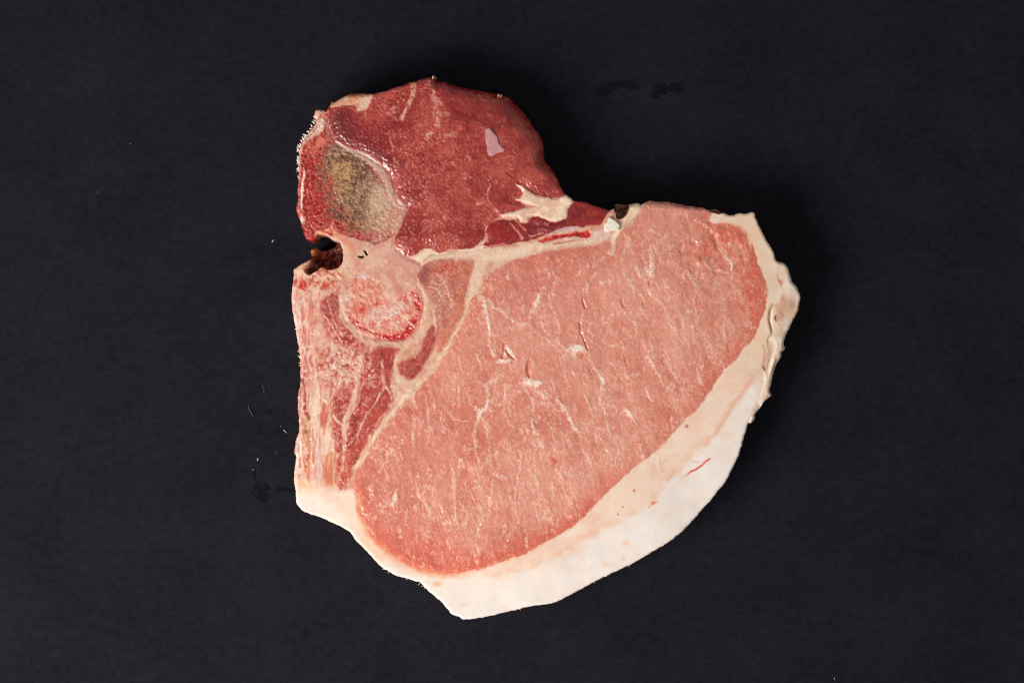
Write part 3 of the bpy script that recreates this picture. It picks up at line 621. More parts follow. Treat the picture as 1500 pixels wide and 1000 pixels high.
put(bt * sstep(.18, .85, st + ((stb - .5) * .9 + (stm - .5) * .5) * sstep(.02, .2, st)) * .94, stain)
pg = np.clip(blob(562, 318, 26, 30) * 1.4 + blob(556, 283, 16, 24) * .8, 0, 1) * bt
put(pg * .85, mixc(rgb(208, 176, 146) * np.ones(C.shape), mixc(rgb(160, 122, 98) * np.ones(C.shape), rgb(212, 186, 164), sstep(.4, .6, lo)), sstep(.44, .66, stm) * .8 * (1 - sstep(562, 576, X))))
put(stroke([(572, 312, 4), (571, 326, 5), (568, 340, 4)], w2, 2.5) * .5, rgb(202, 118, 102))
put(blob(576, 304, 6, 3.5) * .6 * sstep(.4, .6, R2), rgb(200, 92, 74))
CARTL = [(492, 206, 3), (505, 215, 4), (522, 223, 7), (540, 232, 11), (556, 246, 12), (568, 264, 11), (575, 284, 10), (586, 300, 10), (592, 304, 8), (586, 322, 8), (580, 338, 7)]
CART = stroke(CARTL, w3, 3.0)
put(CART * .85, mixc(rgb(206, 160, 138) * np.ones(C.shape), rgb(200, 166, 160), sstep(.45, .7, fbm(10, 689, 2))))
put(stroke([(558, 250, 5), (548, 238, 4)], w3, 2) * .7, rgb(212, 186, 184))
put(stroke([(538, 240, 2.5), (552, 254, 3), (562, 272, 2.5), (568, 288, 2)], w2, 1.6) * .55, rgb(190, 96, 84))
put(stroke([(556, 240, 1.6), (568, 252, 1.8), (577, 270, 1.8), (582, 288, 1.5)], w3, .8) * .5, rgb(176, 92, 76))
# upper left rim and dry skin on the sawn top
rim = stroke([(462, 168, 9), (470, 180, 13), (464, 190, 13), (453, 199, 8), (444, 209, 5), (439, 224, 4), (438, 246, 2.5), (438, 262, 1.5)], w3, 2.0)
put(rim * .9, mixc(rgb(216, 178, 152) * np.ones(C.shape), rgb(232, 210, 190), sstep(.4, .7, R2)))
put(stroke([(466, 163, 7), (472, 166, 8)], w3, 2) * .8, rgb(222, 184, 152))
put(stroke([(472, 168, 4), (466, 174, 5)], w3, 2) * .6, rgb(176, 84, 70))
put(stroke([(476, 180, 4), (480, 196, 6), (487, 206, 4)], w3, 2) * .75, rgb(170, 118, 114))
put(stroke([(465, 186, 2), (456, 196, 1.5), (445, 206, 1.5), (441, 214, 1)], w3, .8) * .6, rgb(150, 72, 66))
put(stroke([(444, 246, 1.2), (446, 252, 3), (443, 272, 3.5), (442, 292, 3.5), (442, 306, 2.5)], w3, .8) * .9, rgb(240, 214, 204))
put(stroke([(438, 250, 2), (437, 290, 2.5), (437, 312, 3)], w3, 1.2) * .6, rgb(206, 150, 132))
put(blob(442, 322, 4, 6) * .95, rgb(240, 220, 208))
put(blob(437, 308, 4, 6) * .7, rgb(210, 130, 110))
put(stroke([(447, 280, 2), (446, 300, 3), (449, 314, 4)], w3, 1.5) * .5, rgb(122, 20, 26))
# lower lip of the body, pinkish orange, and the neck
put(stroke([(462, 342, 4), (474, 340, 6), (488, 336, 6), (500, 346, 9), (508, 352, 9), (515, 362, 8)], w2, 3) * .7, rgb(226, 138, 106))
put(stroke([(488, 326, 3), (484, 334, 4), (476, 338, 3)], w3, 1.5) * .6, rgb(234, 170, 146))
put(blob(455, 348, 9, 5) * .6, rgb(198, 70, 58))
put(stroke([(500, 358, 5), (507, 368, 8), (512, 380, 8), (504, 390, 8), (498, 398, 6)], w2, 2.5) * .65, rgb(226, 190, 158))
put(blob(520, 370, 7, 12, .5) * .4, rgb(204, 132, 108))
put(blob(556, 372, 24, 18) * .35, rgb(214, 158, 142))
put(stroke([(538, 356, 3), (552, 352, 4), (560, 350, 3)], w3, 2) * .4, rgb(232, 206, 190))
put(stroke([(528, 340, 6), (540, 348, 5), (556, 350, 4)], w2, 2.5) * .5, rgb(196, 132, 122))
put(blob(532, 373, 9, 7) * .9, rgb(206, 180, 148))
put(np.clip(stroke([(525, 376, 1.5), (531, 376.5, 2.4), (533, 375, 1)], w3, .9) + stroke([(534, 367, 1), (536, 370, 2.0), (538, 373, 1)], w3, .9), 0, 1), rgb(74, 46, 34))
PIT = np.clip(stroke([(525, 376, 1.5), (531, 376.5, 2.4), (533, 375, 1)], w3, .8) + stroke([(534, 367, 1), (536, 370, 2.0), (538, 373, 1)], w3, .8), 0, 1)
# lower process: sawn facet with blood-red rim
sds['facet'] = sdf(FACET, w3, 20)
fa = inside(sds['facet'], 1.5)
put(fa * .9, mixc(rgb(220, 140, 124) * np.ones(C.shape), rgb(228, 178, 158), sstep(.46, .66, fbm(7, 691, 3))))
put(fa * (blob(536, 418, 16, 14)) * .6, rgb(220, 132, 112))
put(blob(534, 405, 10, 5) * .7, rgb(222, 196, 196))
put(fa * blob(545, 460, 8, 5) * .8, rgb(218, 190, 190))
put(fa * blob(577, 452, 18, 7, -.4) * .65, rgb(220, 196, 184))
put(fa * np.clip(blob(530, 452, 12, 8) + blob(552, 445, 4, 4) + blob(519, 429, 4, 6) * .6, 0, 1) * sstep(.35, .6, fbm(4, 692, 2)), rgb(206, 82, 58))
ARC = [(516, 464, 4), (521, 471, 4.5), (527, 477, 3.5), (538, 484, .6), (550, 489, 1), (560, 493, 6), (572, 494, 6), (586, 492, 7), (597, 487, 8), (604, 476, 7), (609, 468, 6), (612, 458, 4), (613, 446, 5), (611, 436, 6), (606, 430, 4)]
put(stroke([(a, b, c * 2.2 + 3) for a, b, c in ARC], w2, 5) * .55, rgb(214, 104, 90))
ARCM = stroke([(a, b, c * 1.25) for a, b, c in ARC], w2, 2.4) * sstep(.28, .56, fbm(5, 693, 2) + .16 * blob(590, 485, 40, 20))
put(ARCM * .9, mixc(rgb(204, 44, 42) * np.ones(C.shape), rgb(146, 14, 22), sstep(.48, .66, fbm(3.0, 694, 2))))
cav = np.clip(blob(594, 436, 12, 10) + blob(590, 462, 12, 8) * .8 + blob(600, 474, 10, 10) + blob(560, 474, 26, 5), 0, 1) * fa
put(cav * sstep(.5, .66, fbm(5.5, 695, 2)) * .65, rgb(198, 74, 66))
put(cav * sstep(.55, .68, fbm(4.0, 696, 2)) * .8, rgb(236, 206, 176))
put(stroke([(545, 466, 2), (553, 466, 2.5), (568, 464, 2), (580, 458, 2)], w3, 1) * .7, rgb(238, 216, 196))
put(stroke([(518, 470, 1), (523, 476, 2.5), (527, 482, 1)], w3, .8) * .8, rgb(244, 226, 214))
put(stroke([(572, 402, 6), (582, 418, 8), (588, 432, 6), (596, 424, 4)], w2, 4) * .45, rgb(210, 110, 96))
# ring of pale tissue round the facet
RING = stroke([(500, 432, 5), (502, 455, 8), (512, 478, 8), (530, 495, 8), (550, 502, 8), (575, 505, 9), (597, 502, 9), (616, 488, 10), (624, 468, 11), (625, 445, 9), (617, 425, 7), (612, 412, 5)], w2, 2.5)
put(RING * .7 * (1 - fa * .8), mixc(rgb(226, 190, 164) * np.ones(C.shape), rgb(222, 170, 150), sstep(.4, .7, R2)))
put(blob(503, 438, 6, 8) * .7, rgb(224, 192, 186))
# torn tissue left of the neck, under the canal
tm_ = np.clip(blob(462, 412, 34, 16) + blob(480, 405, 26, 12), 0, 1) * sstep(388, 396, Y) * (1 - fa)
tf = fbm(5, 697, 3)
put(tm_ * .75, mixc(rgb(214, 160, 134) * np.ones(C.shape), rgb(186, 74, 60), sstep(.48, .64, tf)))
put(tm_ * sstep(.56, .72, fbm(4, 698, 2)) * .7, rgb(232, 196, 168))
put(np.clip(blob(442, 420, 9, 9) * 1.2 + blob(470, 418, 18, 5) + blob(434, 412, 4, 5), 0, 1) * sstep(.38, .54, tf) * .9, rgb(200, 58, 46))
put(stroke([(436, 396, 6), (438, 402, 7)], w3, 2) * .85, rgb(234, 204, 172))
put(stroke([(492, 388, 8), (506, 402, 9), (520, 410, 7)], w3, 3) * .5, rgb(222, 192, 160))
put(blob(521, 411, 4, 3) * .8, rgb(196, 78, 44))

# --- the spinal canal: a hollow
sds['canal'] = sdf(CANAL, w3, 14)
cn = inside(sds['canal'], 1.4)
cnc = mixc(rgb(98, 28, 22) * np.ones(C.shape), rgb(158, 70, 52), sstep(.45, .68, fbm(6, 701, 2)))
cnc = mixc(cnc, rgb(206, 142, 92), np.clip(blob(458, 368, 9, 8) + blob(456, 378, 5, 6) * .6, 0, 1) * .9)
cnc = mixc(cnc, rgb(196, 112, 92), np.clip(blob(492, 362, 5, 12, -.4), 0, 1) * .5)
put(cn, cnc)
put(stroke([(487, 358, 1), (491, 354, 2), (496, 354, 1.5)], w3, .8) * .8, rgb(238, 206, 190))
put(stroke([(447, 396, 8), (458, 389, 9)], w3, 1.5) * .9, rgb(208, 142, 124))
# --- low brown scraps at the edge
sds['tab'] = np.minimum(sdf(TAB, ZERO, 12), sdf(TAB2, w3, 12))
tb = inside(sds['tab'], 1.0)
put(tb, mixc(rgb(150, 98, 66) * np.ones(C.shape), rgb(112, 54, 38), sstep(.4, .7, R2)))
put(blob(900, 309, 4, 4) * .7, rgb(214, 184, 148))
C = np.clip(C, 6, 250)
C *= (1 + (FINE[..., None] - .5) * (.10 - .07 * (capm * (1 - LM))[..., None]))
# ------------------------------------------------------------------ relief of the cut face, in grid units
def relief():
    lean = np.clip(inside(sds['loin']) + inside(sds['tender']) + inside(sds['dark']) + sum(inside(sds[k]) for k in ('m1', 'm2', 'm3', 'm6', 'm7')), 0, 1)
    z = (fbm(110, 901, 2) - .5) * 4 + ((R1 - .5) * 1.1 + (R2 - .5) * .35) * (1 - .8 * capm * (1 - LM))
    grit = (FINE2 - .5) * .34 + (GRIT - .5) * .34
    soft = capm * (1 - LM)
    z += grit * (.18 + .6 * lean + .5 * TM) * (1 - .8 * soft)
    z += (vnoise(4.2, 903, 1.3, 3.5) - .5) * .25 * LM
    z += (vnoise(3.0, 904, .9, 1.5) - .5) * .4 * TM
    for k, h, wd in (('loin', .9, 12), ('tender', 3.0, 16), ('dark', 1.5, 8), ('m1', .5, 6), ('m2', .4, 6), ('m3', .4, 6), ('m6', .5, 6), ('m7', .6, 8)):
        z += h * sstep(-2, wd, -sds[k])
    z += .6 * VEIN * (.6 + .4 * FINE)
    z -= .5 * SLIT + 1.3 * DEEPSLIT
    z += 1.0 * blob(779, 560, 12, 5) + 1.0 * blob(845, 512, 13, 5)
    z -= .9 * np.exp(-(sds['bone'] / 3.0) ** 2) * sstep(470, 520, X)
    z += 1.3 * CART
    z += bt * ((fbm(3.6, 905, 2) - .5) * 1.5 - 1.0)
    z += (fa + tm_) * (fbm(4.4, 906, 2) - .5) * 1.6
    z -= 1.6 * ARCM + 1.4 * inside(MAR)
    z += 1.5 * RING * (R2 - .3)
    z -= 8 * PIT
    z += 0.35 * STRIPFAT + leftf * (strk - .5) * 1.5 + np.clip(gran, 0, 1) * (fbm(4, 907, 2) - .5) * 1.7
    z += 2.5 * inside(sds['patch'], 3)
    z += soft * ((vnoise(14, 908, -.6, 3) - .5) * .35 + (fbm(50, 909, 2) - .5) * 2)
    z -= soft * 1.6 * stroke([(1014, 690, .6), (1024, 684.5, 1.6), (1033, 677, 1.6)], w3, 1)
    # where the bundles part: small folds near the upper right
    z += LM * np.clip(blob(1040, 370, 60, 45), 0, 1) * (fbm(13, 910, 2) - .5) * 4
    z += LM * (fbm(16, 911, 2, 1.2, 2.2) - .5) * 1.0
    # rounding of the rim
    Rm = 4.5 + 30 * np.clip(blob(745, 165, 75, 60) + blob(800, 240, 24, 40) * .6, 0, 1) + 12 * blob(660, 125, 60, 20) + 10 * blob(985, 296, 60, 16) + 5 * blob(436, 260, 20, 90) + 4 * blob(520, 138, 40, 12)
    d = np.clip(-sd, 0, None)
    q = np.clip(1 - d / Rm, 0, 1)
    z -= Rm * (1 - np.sqrt(np.clip(1 - q * q, 0, 1))) * .9
    z += TM * (-9) * np.clip(blob(745, 150, 70, 36) + blob(790, 205, 26, 40), 0, 1)
    # lower flap of skin side tissue, its crease, and the scraps
    f = inside(sds['flap'], 2.0)
    fl = -1 * (1 - lowf) - 4 * sstep(8, 34, -sds['flap']) + (fbm(22, 912, 2) - .5) * 5 * (1 - .6 * lowf) + (vnoise(4.5, 913, 1.88, 5) - .5) * 4.5 * lowf
    z = z + fl * f
    z -= 3 * np.exp(-(sds['flap'] / 2.2) ** 2) * sstep(436, 450, Y) * (1 - sstep(475, 492, Y)) * (sd < -3)
    z -= f * 2 * np.clip(1 - d / 6.0, 0, 1) ** 2
    cz = -46 + (fbm(9, 914, 2) - .5) * 12 + 26 * np.clip(blob(456, 366, 9, 8), 0, 1) + 22 * sstep(-5, 0, sds['canal'])
    c_ = inside(sds['canal'], 2.0)
    z = z * (1 - c_) + cz * c_
    z += 10 * stroke([(447, 396, 8), (458, 389, 9)], w3, 1.5)
    t_ = inside(sds['tab'], 1.2)
    z = z * (1 - t_) + (-36 + (R2 - .5) * 8) * t_
    return np.maximum(TOP + z, 3.0)


ZT = relief()


def top_at(px, py):
    return ZT[int(round((py - GY0) / H)), int(round((px - GX0) / H))]


# ------------------------------------------------------------------ materials
def srgb_lin(c):
    c = np.clip(c, 0, 255) / 255.0
    return np.where(c <= .04045, c / 12.92, ((c + .055) / 1.055) ** 2.4)


def lin3(r, g, b):
    return tuple(float(v) for v in srgb_lin(np.array([r, g, b], float))) + (1,)


def tissue(name, rough, spec, bump, grain=.12, coat=0.0, k=0.94, wet=.6):
    m = bpy.data.materials.new(name)
    m.use_nodes = True
    nt = m.node_tree
    p = nt.nodes['Principled BSDF']
    at = nt.nodes.new('ShaderNodeAttribute')
    at.attribute_name = 'tint'
    tc = nt.nodes.new('ShaderNodeTexCoord')
    n1 = nt.nodes.new('ShaderNodeTexNoise')
    n1.inputs['Scale'].default_value = 1500
    n1.inputs['Detail'].default_value = 3
    nt.links.new(tc.outputs['Object'], n1.inputs['Vector'])
    mr = nt.nodes.new('ShaderNodeMapRange')
    mr.inputs['From Min'].default_value = .25
    mr.inputs['From Max'].default_value = .75
    mr.inputs['To Min'].default_value = k * (1 - grain)
    mr.inputs['To Max'].default_value = k * (1 + grain)
    nt.links.new(n1.outputs['Fac'], mr.inputs['Value'])
    mul = nt.nodes.new('ShaderNodeVectorMath')
    mul.operation = 'SCALE'
    nt.links.new(at.outputs['Color'], mul.inputs[0])
    nt.links.new(mr.outputs['Result'], mul.inputs['Scale'])
    nt.links.new(mul.outputs['Vector'], p.inputs['Base Color'])
    n2 = nt.nodes.new('ShaderNodeTexNoise')
    n2.inputs['Scale'].default_value = 420
    n2.inputs['Detail'].default_value = 2
    nt.links.new(tc.outputs['Object'], n2.inputs['Vector'])
    mr2 = nt.nodes.new('ShaderNodeMapRange')
    mr2.inputs['From Min'].default_value = .3
    mr2.inputs['From Max'].default_value = .7
    mr2.inputs['To Min'].default_value = max(.08, rough - .12)
    mr2.inputs['To Max'].default_value = rough + .15
    nt.links.new(n2.outputs['Fac'], mr2.inputs['Value'])
    nt.links.new(mr2.outputs['Result'], p.inputs['Roughness'])
    p.inputs['Specular IOR Level'].default_value = spec
    p.inputs['Coat Weight'].default_value = coat
    p.inputs['Coat Roughness'].default_value = .13
    p.inputs['Coat IOR'].default_value = 1.55
    cb = nt.nodes.new('ShaderNodeBump')                 # the wet film follows the cut fibre ends
    cb.inputs['Strength'].default_value = wet
    cb.inputs['Distance'].default_value = .00014
    n4 = nt.nodes.new('ShaderNodeTexNoise')
    n4.inputs['Scale'].default_value = 850
    n4.inputs['Detail'].default_value = 1.0
    n4.inputs['Roughness'].default_value = .6
    nt.links.new(tc.outputs['Object'], n4.inputs['Vector'])
    m4 = nt.nodes.new('ShaderNodeMapRange')             # mostly flat, here and there a steep droplet rim
    m4.interpolation_type = 'SMOOTHSTEP'
    m4.inputs['From Min'].default_value = .56
    m4.inputs['From Max'].default_value = .72
    nt.links.new(n4.outputs['Fac'], m4.inputs['Value'])
    nt.links.new(m4.outputs['Result'], cb.inputs['Height'])
    nt.links.new(cb.outputs['Normal'], p.inputs['Coat Normal'])
    b = nt.nodes.new('ShaderNodeBump')
    b.inputs['Strength'].default_value = bump
    b.inputs['Distance'].default_value = .0004
    n3 = nt.nodes.new('ShaderNodeTexNoise')
    n3.inputs['Scale'].default_value = 2300
    n3.inputs['Detail'].default_value = 2
    nt.links.new(tc.outputs['Object'], n3.inputs['Vector'])
    nt.links.new(n3.outputs['Fac'], b.inputs['Height'])
    nt.links.new(b.outputs['Normal'], p.inputs['Normal'])
    return m


M_LEAN = tissue('lean_meat', .42, .3, .10, .12, .9, 1.0, 1.0)
M_FAT = tissue('fat', .46, .35, .08, .05, .25, .95, .5)
M_CAP = tissue('cap_fat', .5, .3, .03, .02, .0, .96, .2)
M_BONE = tissue('bone', .5, .35, .2, .12, .35, .96, .9)
M_WET = tissue('wet_marrow', .3, .5, .2, .12, .6, .95, .8)


def plain(name, color, rough, spec=.4, noise=0.0, nscale=900):
    m = bpy.data.materials.new(name)
    m.use_nodes = True
    nt = m.node_tree
    p = nt.nodes['Principled BSDF']
    p.inputs['Roughness'].default_value = rough
    p.inputs['Specular IOR Level'].default_value = spec
    tc = nt.nodes.new('ShaderNodeTexCoord')
    n = nt.nodes.new('ShaderNodeTexNoise')
    n.inputs['Scale'].default_value = nscale
    n.inputs['Detail'].default_value = 3
    nt.links.new(tc.outputs['Object'], n.inputs['Vector'])
    mx = nt.nodes.new('ShaderNodeMix')
    mx.data_type = 'RGBA'
    mx.inputs['A'].default_value = tuple(v * (1 - noise) for v in color[:3]) + (1,)
    mx.inputs['B'].default_value = tuple(min(1, v * (1 + noise)) for v in color[:3]) + (1,)
    nt.links.new(n.outputs['Fac'], mx.inputs['Factor'])
    nt.links.new(mx.outputs['Result'], p.inputs['Base Color'])
    return m


# ------------------------------------------------------------------ object helpers
def tag(o, label=None, cat=None, group=None, kind=None):
    for k, v in (('label', label), ('category', cat), ('group', group), ('kind', kind)):
        if v:
            o[k] = v
    return o


def link(name, me, mat, parent=None):
    o = bpy.data.objects.new(name, me)
    COL.objects.link(o)
    if mat:
        me.materials.append(mat)
    if parent:
        o.parent = parent
        o.matrix_parent_inverse = parent.matrix_world.inverted()
    return o


def mesh_np(name, verts, quads, tint=None):
    me = bpy.data.meshes.new(name)
    n, f = len(verts), len(quads)
    me.vertices.add(n)
    me.vertices.foreach_set('co', np.ascontiguousarray(verts, np.float32).ravel())
    me.loops.add(4 * f)
    me.loops.foreach_set('vertex_index', np.ascontiguousarray(quads, np.int32).ravel())
    me.polygons.add(f)
    me.polygons.foreach_set('loop_start', np.arange(0, 4 * f, 4, dtype=np.int32))
    me.polygons.foreach_set('use_smooth', np.ones(f, bool))
    me.update(calc_edges=True)
    if tint is not None:
        a = me.color_attributes.new('tint', 'FLOAT_COLOR', 'POINT')
        rgba = np.ones((n, 4), np.float32)
        rgba[:, :3] = tint
        a.data.foreach_set('color', rgba.ravel())
    return me


# ------------------------------------------------------------------ the surface it lies on
def paper():
    me = bpy.data.meshes.new('tabletop')
    s = 1.1
    me.from_pydata([(-s, -s, 0), (s, -s, 0), (s, s, 0), (-s, s, 0)], [], [(0, 1, 2, 3)])
    m = bpy.data.materials.new('dark_felted_paper')
    m.use_nodes = True
    nt = m.node_tree
    p = nt.nodes['Principled BSDF']
    tc = nt.nodes.new('ShaderNodeTexCoord')

    def noise(scale, detail, sx=1.0, rough=.6):
        mp = nt.nodes.new('ShaderNodeMapping')
        mp.inputs['Scale'].default_value = (sx, 1, 1)
        n = nt.nodes.new('ShaderNodeTexNoise')
        n.inputs['Scale'].default_value = scale
        n.inputs['Detail'].default_value = detail
        n.inputs['Roughness'].default_value = rough
        nt.links.new(tc.outputs['Object'], mp.inputs['Vector'])
        nt.links.new(mp.outputs['Vector'], n.inputs['Vector'])
        return n.outputs['Fac']

    def math_(op, a, b):
        n = nt.nodes.new('ShaderNodeMath')
        n.operation = op
        for i, v in enumerate((a, b)):
            if isinstance(v, (int, float)):
                n.inputs[i].default_value = v
            else:
                nt.links.new(v, n.inputs[i])
        return n.outputs[0]
    a = noise(300, 4, .8, .72)
    b = noise(1300, 3, .7, .7)
    c = noise(28, 3, .8)
    f = math_('ADD', math_('ADD', math_('MULTIPLY', a, .5), math_('MULTIPLY', b, .32)), math_('MULTIPLY', c, .30))
    ramp = nt.nodes.new('ShaderNodeValToRGB')
    e = ramp.color_ramp.elements
    e[0].position = .43
    e[0].color = (.0050, .0049, .0078, 1)
    e[1].position = .70
    e[1].color = (.0136, .0133, .0202, 1)
    nt.links.new(f, ramp.inputs['Fac'])
    nt.links.new(ramp.outputs['Color'], p.inputs['Base Color'])
    p.inputs['Roughness'].default_value = .92
    p.inputs['Specular IOR Level'].default_value = .12
    bm = nt.nodes.new('ShaderNodeBump')
    bm.inputs['Strength'].default_value = .35
    bm.inputs['Distance'].default_value = .0003
    nt.links.new(math_('ADD', a, b), bm.inputs['Height'])
    nt.links.new(bm.outputs['Normal'], p.inputs['Normal'])
    o = link('tabletop', me, m)
    tag(o, 'flat matt charcoal black paper sheet with a faint felted grain', kind='structure')


paper()

# ------------------------------------------------------------------ the chop: every region of the cut face its own mesh
LAB = np.full((NY, NX), -1)
PARTS = []


def region(name, mask, mat, parent=None, label=None, kind=None):
    LAB[mask] = len(PARTS)
    PARTS.append((name, mat, parent, label, kind))


IN = sd < 40
region('inner_fat', IN, M_FAT, None)
region('fat_cap', sds['cap'] < 0, M_CAP, None, 'thick creamy white fat rim curving along the bottom and right')
region('loin_muscle', sds['loin'] < 0, M_LEAN, None, 'large pale pink eye of lean meat with fine white marbling')
region('marbling', (VEIN > .55) & (sds['loin'] < -2), M_FAT, 'loin_muscle', None, 'stuff')
for k in ('m1', 'm2', 'm3', 'm6', 'm7'):
    region('lean_strip', sds[k] < 0, M_LEAN)
region('fat_seam', (STRIPFAT > .6) & ((sds['m2'] < 0) | (sds['m3'] < 0)), M_FAT, None)
region('tenderloin', sds['tender'] < 0, M_LEAN, None, 'deep red smaller muscle above the bone')
region('fat_patch', (TOPFAT < 0) & (sds['tender'] < 0), M_FAT, 'tenderloin')
region('side_muscle', sds['dark'] < 0, M_LEAN, None, 'dark red strip of muscle above the narrow bone')
region('fat_wedge', sds['patch'] < 0, M_FAT, None)
region('bone_strip', sds['proc'] < 0, M_BONE, None, 'narrow pale sawn bone between tenderloin and loin')
region('marrow', MAR < 0, M_WET, 'bone_strip')
region('skin_flap', sds['flap'] < 0, M_FAT, None, 'lumpy tan skin side tissue folded along the right edge')
region('vertebra', sds['bone'] < 0, M_BONE, None, 'pale pink sawn backbone')
region('spongy_bone', ((sds['btop'] < 0) | (Y < 336)) & (sds['bone'] < 0), M_BONE, 'vertebra', 'red spongy bone with a brown and black bruise')
region('cartilage', CART > .5, M_BONE, 'vertebra')
region('joint_face', sds['facet'] < 0, M_BONE, 'vertebra')
region('marrow', stroke(ARC, w3, 1.2) > .5, M_WET, 'vertebra', 'blood red crescent of marrow')
region('spinal_canal', sds['canal'] < 0, M_WET, 'vertebra', 'hollow dark red canal cut open at the edge')
region('membrane_scrap', sdf(TAB, ZERO, 12) < 0, M_WET, None, 'brown translucent scrap in the notch of the upper edge')
region('membrane_scrap', sds['tab'] == np.minimum(sds['tab'], sdf(TAB2, w3, 12)), M_WET) if False else None
region('membrane_scrap', sdf(TAB2, w3, 12) < 0, M_WET, None, 'brown translucent scrap under the upper right edge')

act = (sd[:-1, :-1] + sd[1:, :-1] + sd[:-1, 1:] + sd[1:, 1:]) < 0
CL = np.where(act, LAB[:-1, :-1], -1)

# smooth the silhouette: rim vertices slide onto the traced outline
gy, gx = np.gradient(sd, H)
gl = np.hypot(gx, gy) + 1e-6
gx /= gl
gy /= gl
pad = np.pad(act, 1)
cnt = pad[:-1, :-1].astype(int) + pad[1:, :-1] + pad[:-1, 1:] + pad[1:, 1:]
rimv = (cnt > 0) & (cnt < 4)
PX = X.copy()
PY = Y.copy()
mv = np.clip(sd, -.8, .8)
PX[rimv] -= (mv * gx)[rimv]
PY[rimv] -= (mv * gy)[rimv]
sm = sd.copy()
for _ in range(14):                                   # a calmer outward direction for the side walls
    q_ = np.pad(sm, 1, mode='edge')
    sm = (q_[:-2, 1:-1] + q_[2:, 1:-1] + q_[1:-1, :-2] + q_[1:-1, 2:] + q_[1:-1, 1:-1]) / 5
sy, sx = np.gradient(sm, H)
sl_ = np.hypot(sx, sy) + 1e-6
sx /= sl_
sy /= sl_
TINT = np.maximum(srgb_lin(C) * 1.03 - .019, .004).reshape(-1, 3)
FLATP = np.stack([PX.ravel(), PY.ravel(), ZT.ravel()], 1)
JIT = (fbm(22, 931, 2) - .5).ravel()


def to_world(p):
    return np.stack([(p[:, 0] - 750) * S, (500 - p[:, 1]) * S, p[:, 2] * S], 1)


def region_mesh(name, k):
    cells = CL == k
    jj, ii = np.nonzero(cells)
    if len(jj) == 0:
        return None
    v00 = jj * NX + ii
    quads = np.stack([v00, v00 + NX, v00 + NX + 1, v00 + 1], 1)     # picture y runs down: this order faces up
    pc = np.pad(CL, 1, constant_values=-1)
    es, nx_, ny_, ext = [], [], [], []
    for (dj, di, a, b) in ((0, -1, 0, NX), (1, 0, NX, NX + 1), (0, 1, NX + 1, 1), (-1, 0, 1, 0)):
        nb = pc[jj + 1 + dj, ii + 1 + di]
        e = nb != k
        es.append(np.stack([v00[e] + a, v00[e] + b], 1))
        nx_.append(np.full(e.sum(), float(di)))
        ny_.append(np.full(e.sum(), float(dj)))
        ext.append(nb[e] == -1)
    es = np.concatenate(es)
    ex = np.concatenate(nx_)
    ey = np.concatenate(ny_)
    ext = np.concatenate(ext)
    used = np.unique(quads)
    rim = np.unique(es)
    lut = np.full(NX * NY, -1)
    lut[used] = np.arange(len(used))
    rl = np.full(NX * NY, -1)
    rl[rim] = np.arange(len(rim))
    nrm = np.zeros((len(rim), 2))
    isx = np.zeros(len(rim), bool)
    for c in (0, 1):
        np.add.at(nrm, rl[es[:, c]], np.stack([ex, ey], 1))
        isx[rl[es[ext, c]]] = True
    g = np.stack([sx.ravel()[rim], sy.ravel()[rim]], 1)
    nrm[isx] = g[isx]
    nrm /= np.hypot(nrm[:, 0], nrm[:, 1])[:, None] + 1e-6
    P = FLATP[rim]
    rings = []
    jt = JIT[rim]
    for t, off, dz, ins in ((0.0, 0.0, 0.0, 0.0), (.10, .5, 1.5, .25), (.45, 1.2, 4, .6), (.85, .8, 8, .9), (1.0, -2.0, 12, 1.1)):
        q = P.copy()
        o_ = np.where(isx, off + jt * 5 * (4 * t * (1 - t)), -ins)
        q[:, :2] += nrm * o_[:, None]
        zx = P[:, 2] * (1 - t) + .25 * t
        zi = np.maximum(P[:, 2] - dz, .3)
        q[:, 2] = np.where(isx, zx, zi)
        rings.append(q)
    n0, nr = len(used), len(rim)
    V = np.concatenate([FLATP[used]] + rings)
    T = np.concatenate([TINT[used]] + [TINT[rim]] * 5)
    Q = [lut[quads]]
    a, b = es[:, 0], es[:, 1]
    ua, ub = n0 + rl[a], n0 + rl[b]
    for r in range(1, 5):
        la, lb = n0 + r * nr + rl[a], n0 + r * nr + rl[b]
        Q.append(np.stack([ub, ua, la, lb], 1))
        ua, ub = la, lb
    return mesh_np(name, to_world(V), np.concatenate(Q), T)


chop = bpy.data.objects.new('pork_chop', None)
COL.objects.link(chop)
tag(chop, 'raw bone-in pork chop with thick white fat rim lying on black paper', 'pork chop')
made = {}
for k, (name, mat, parent, label, kind) in enumerate(PARTS):
    me = region_mesh(name, k)
    if me is None:
        continue
    o = link(name, me, mat, made.get(parent, chop) if parent else chop)
    tag(o, label, kind=kind)
    made.setdefault(name, o)


# ------------------------------------------------------------------ small solid pieces
def strand(vs, fs, p0, p1, r, bend=(0, 0, 0)):
    """a tapering four sided hair from p0 to p1, in world metres"""
    p0, p1 = Vector(p0), Vector(p1)
    mid = (p0 + p1) / 2 + Vector(bend)
    b = len(vs)
    ax = (p1 - p0).normalized()
    u = ax.cross(Vector((0, 0, 1)))
    u = u.normalized() if u.length > 1e-4 else Vector((1, 0, 0))
    w = ax.cross(u)
    for c, rr in ((p0, r), (mid, r * .75), (p1, r * .15)):
        for q in (u, w, -u, -w):
            vs.append(tuple(c + q * rr))
    for k in (0, 4):
        for i in range(4):
            j = (i + 1) % 4
            fs.append((b + k + i, b + k + j, b + k + 4 + j, b + k + 4 + i))
    fs.append((b + 3, b + 2, b + 1, b))
    fs.append((b + 8, b + 9, b + 10, b + 11))


def W(px, py, z):
    return Vector(((px - 750) * S, (500 - py) * S, z * S))


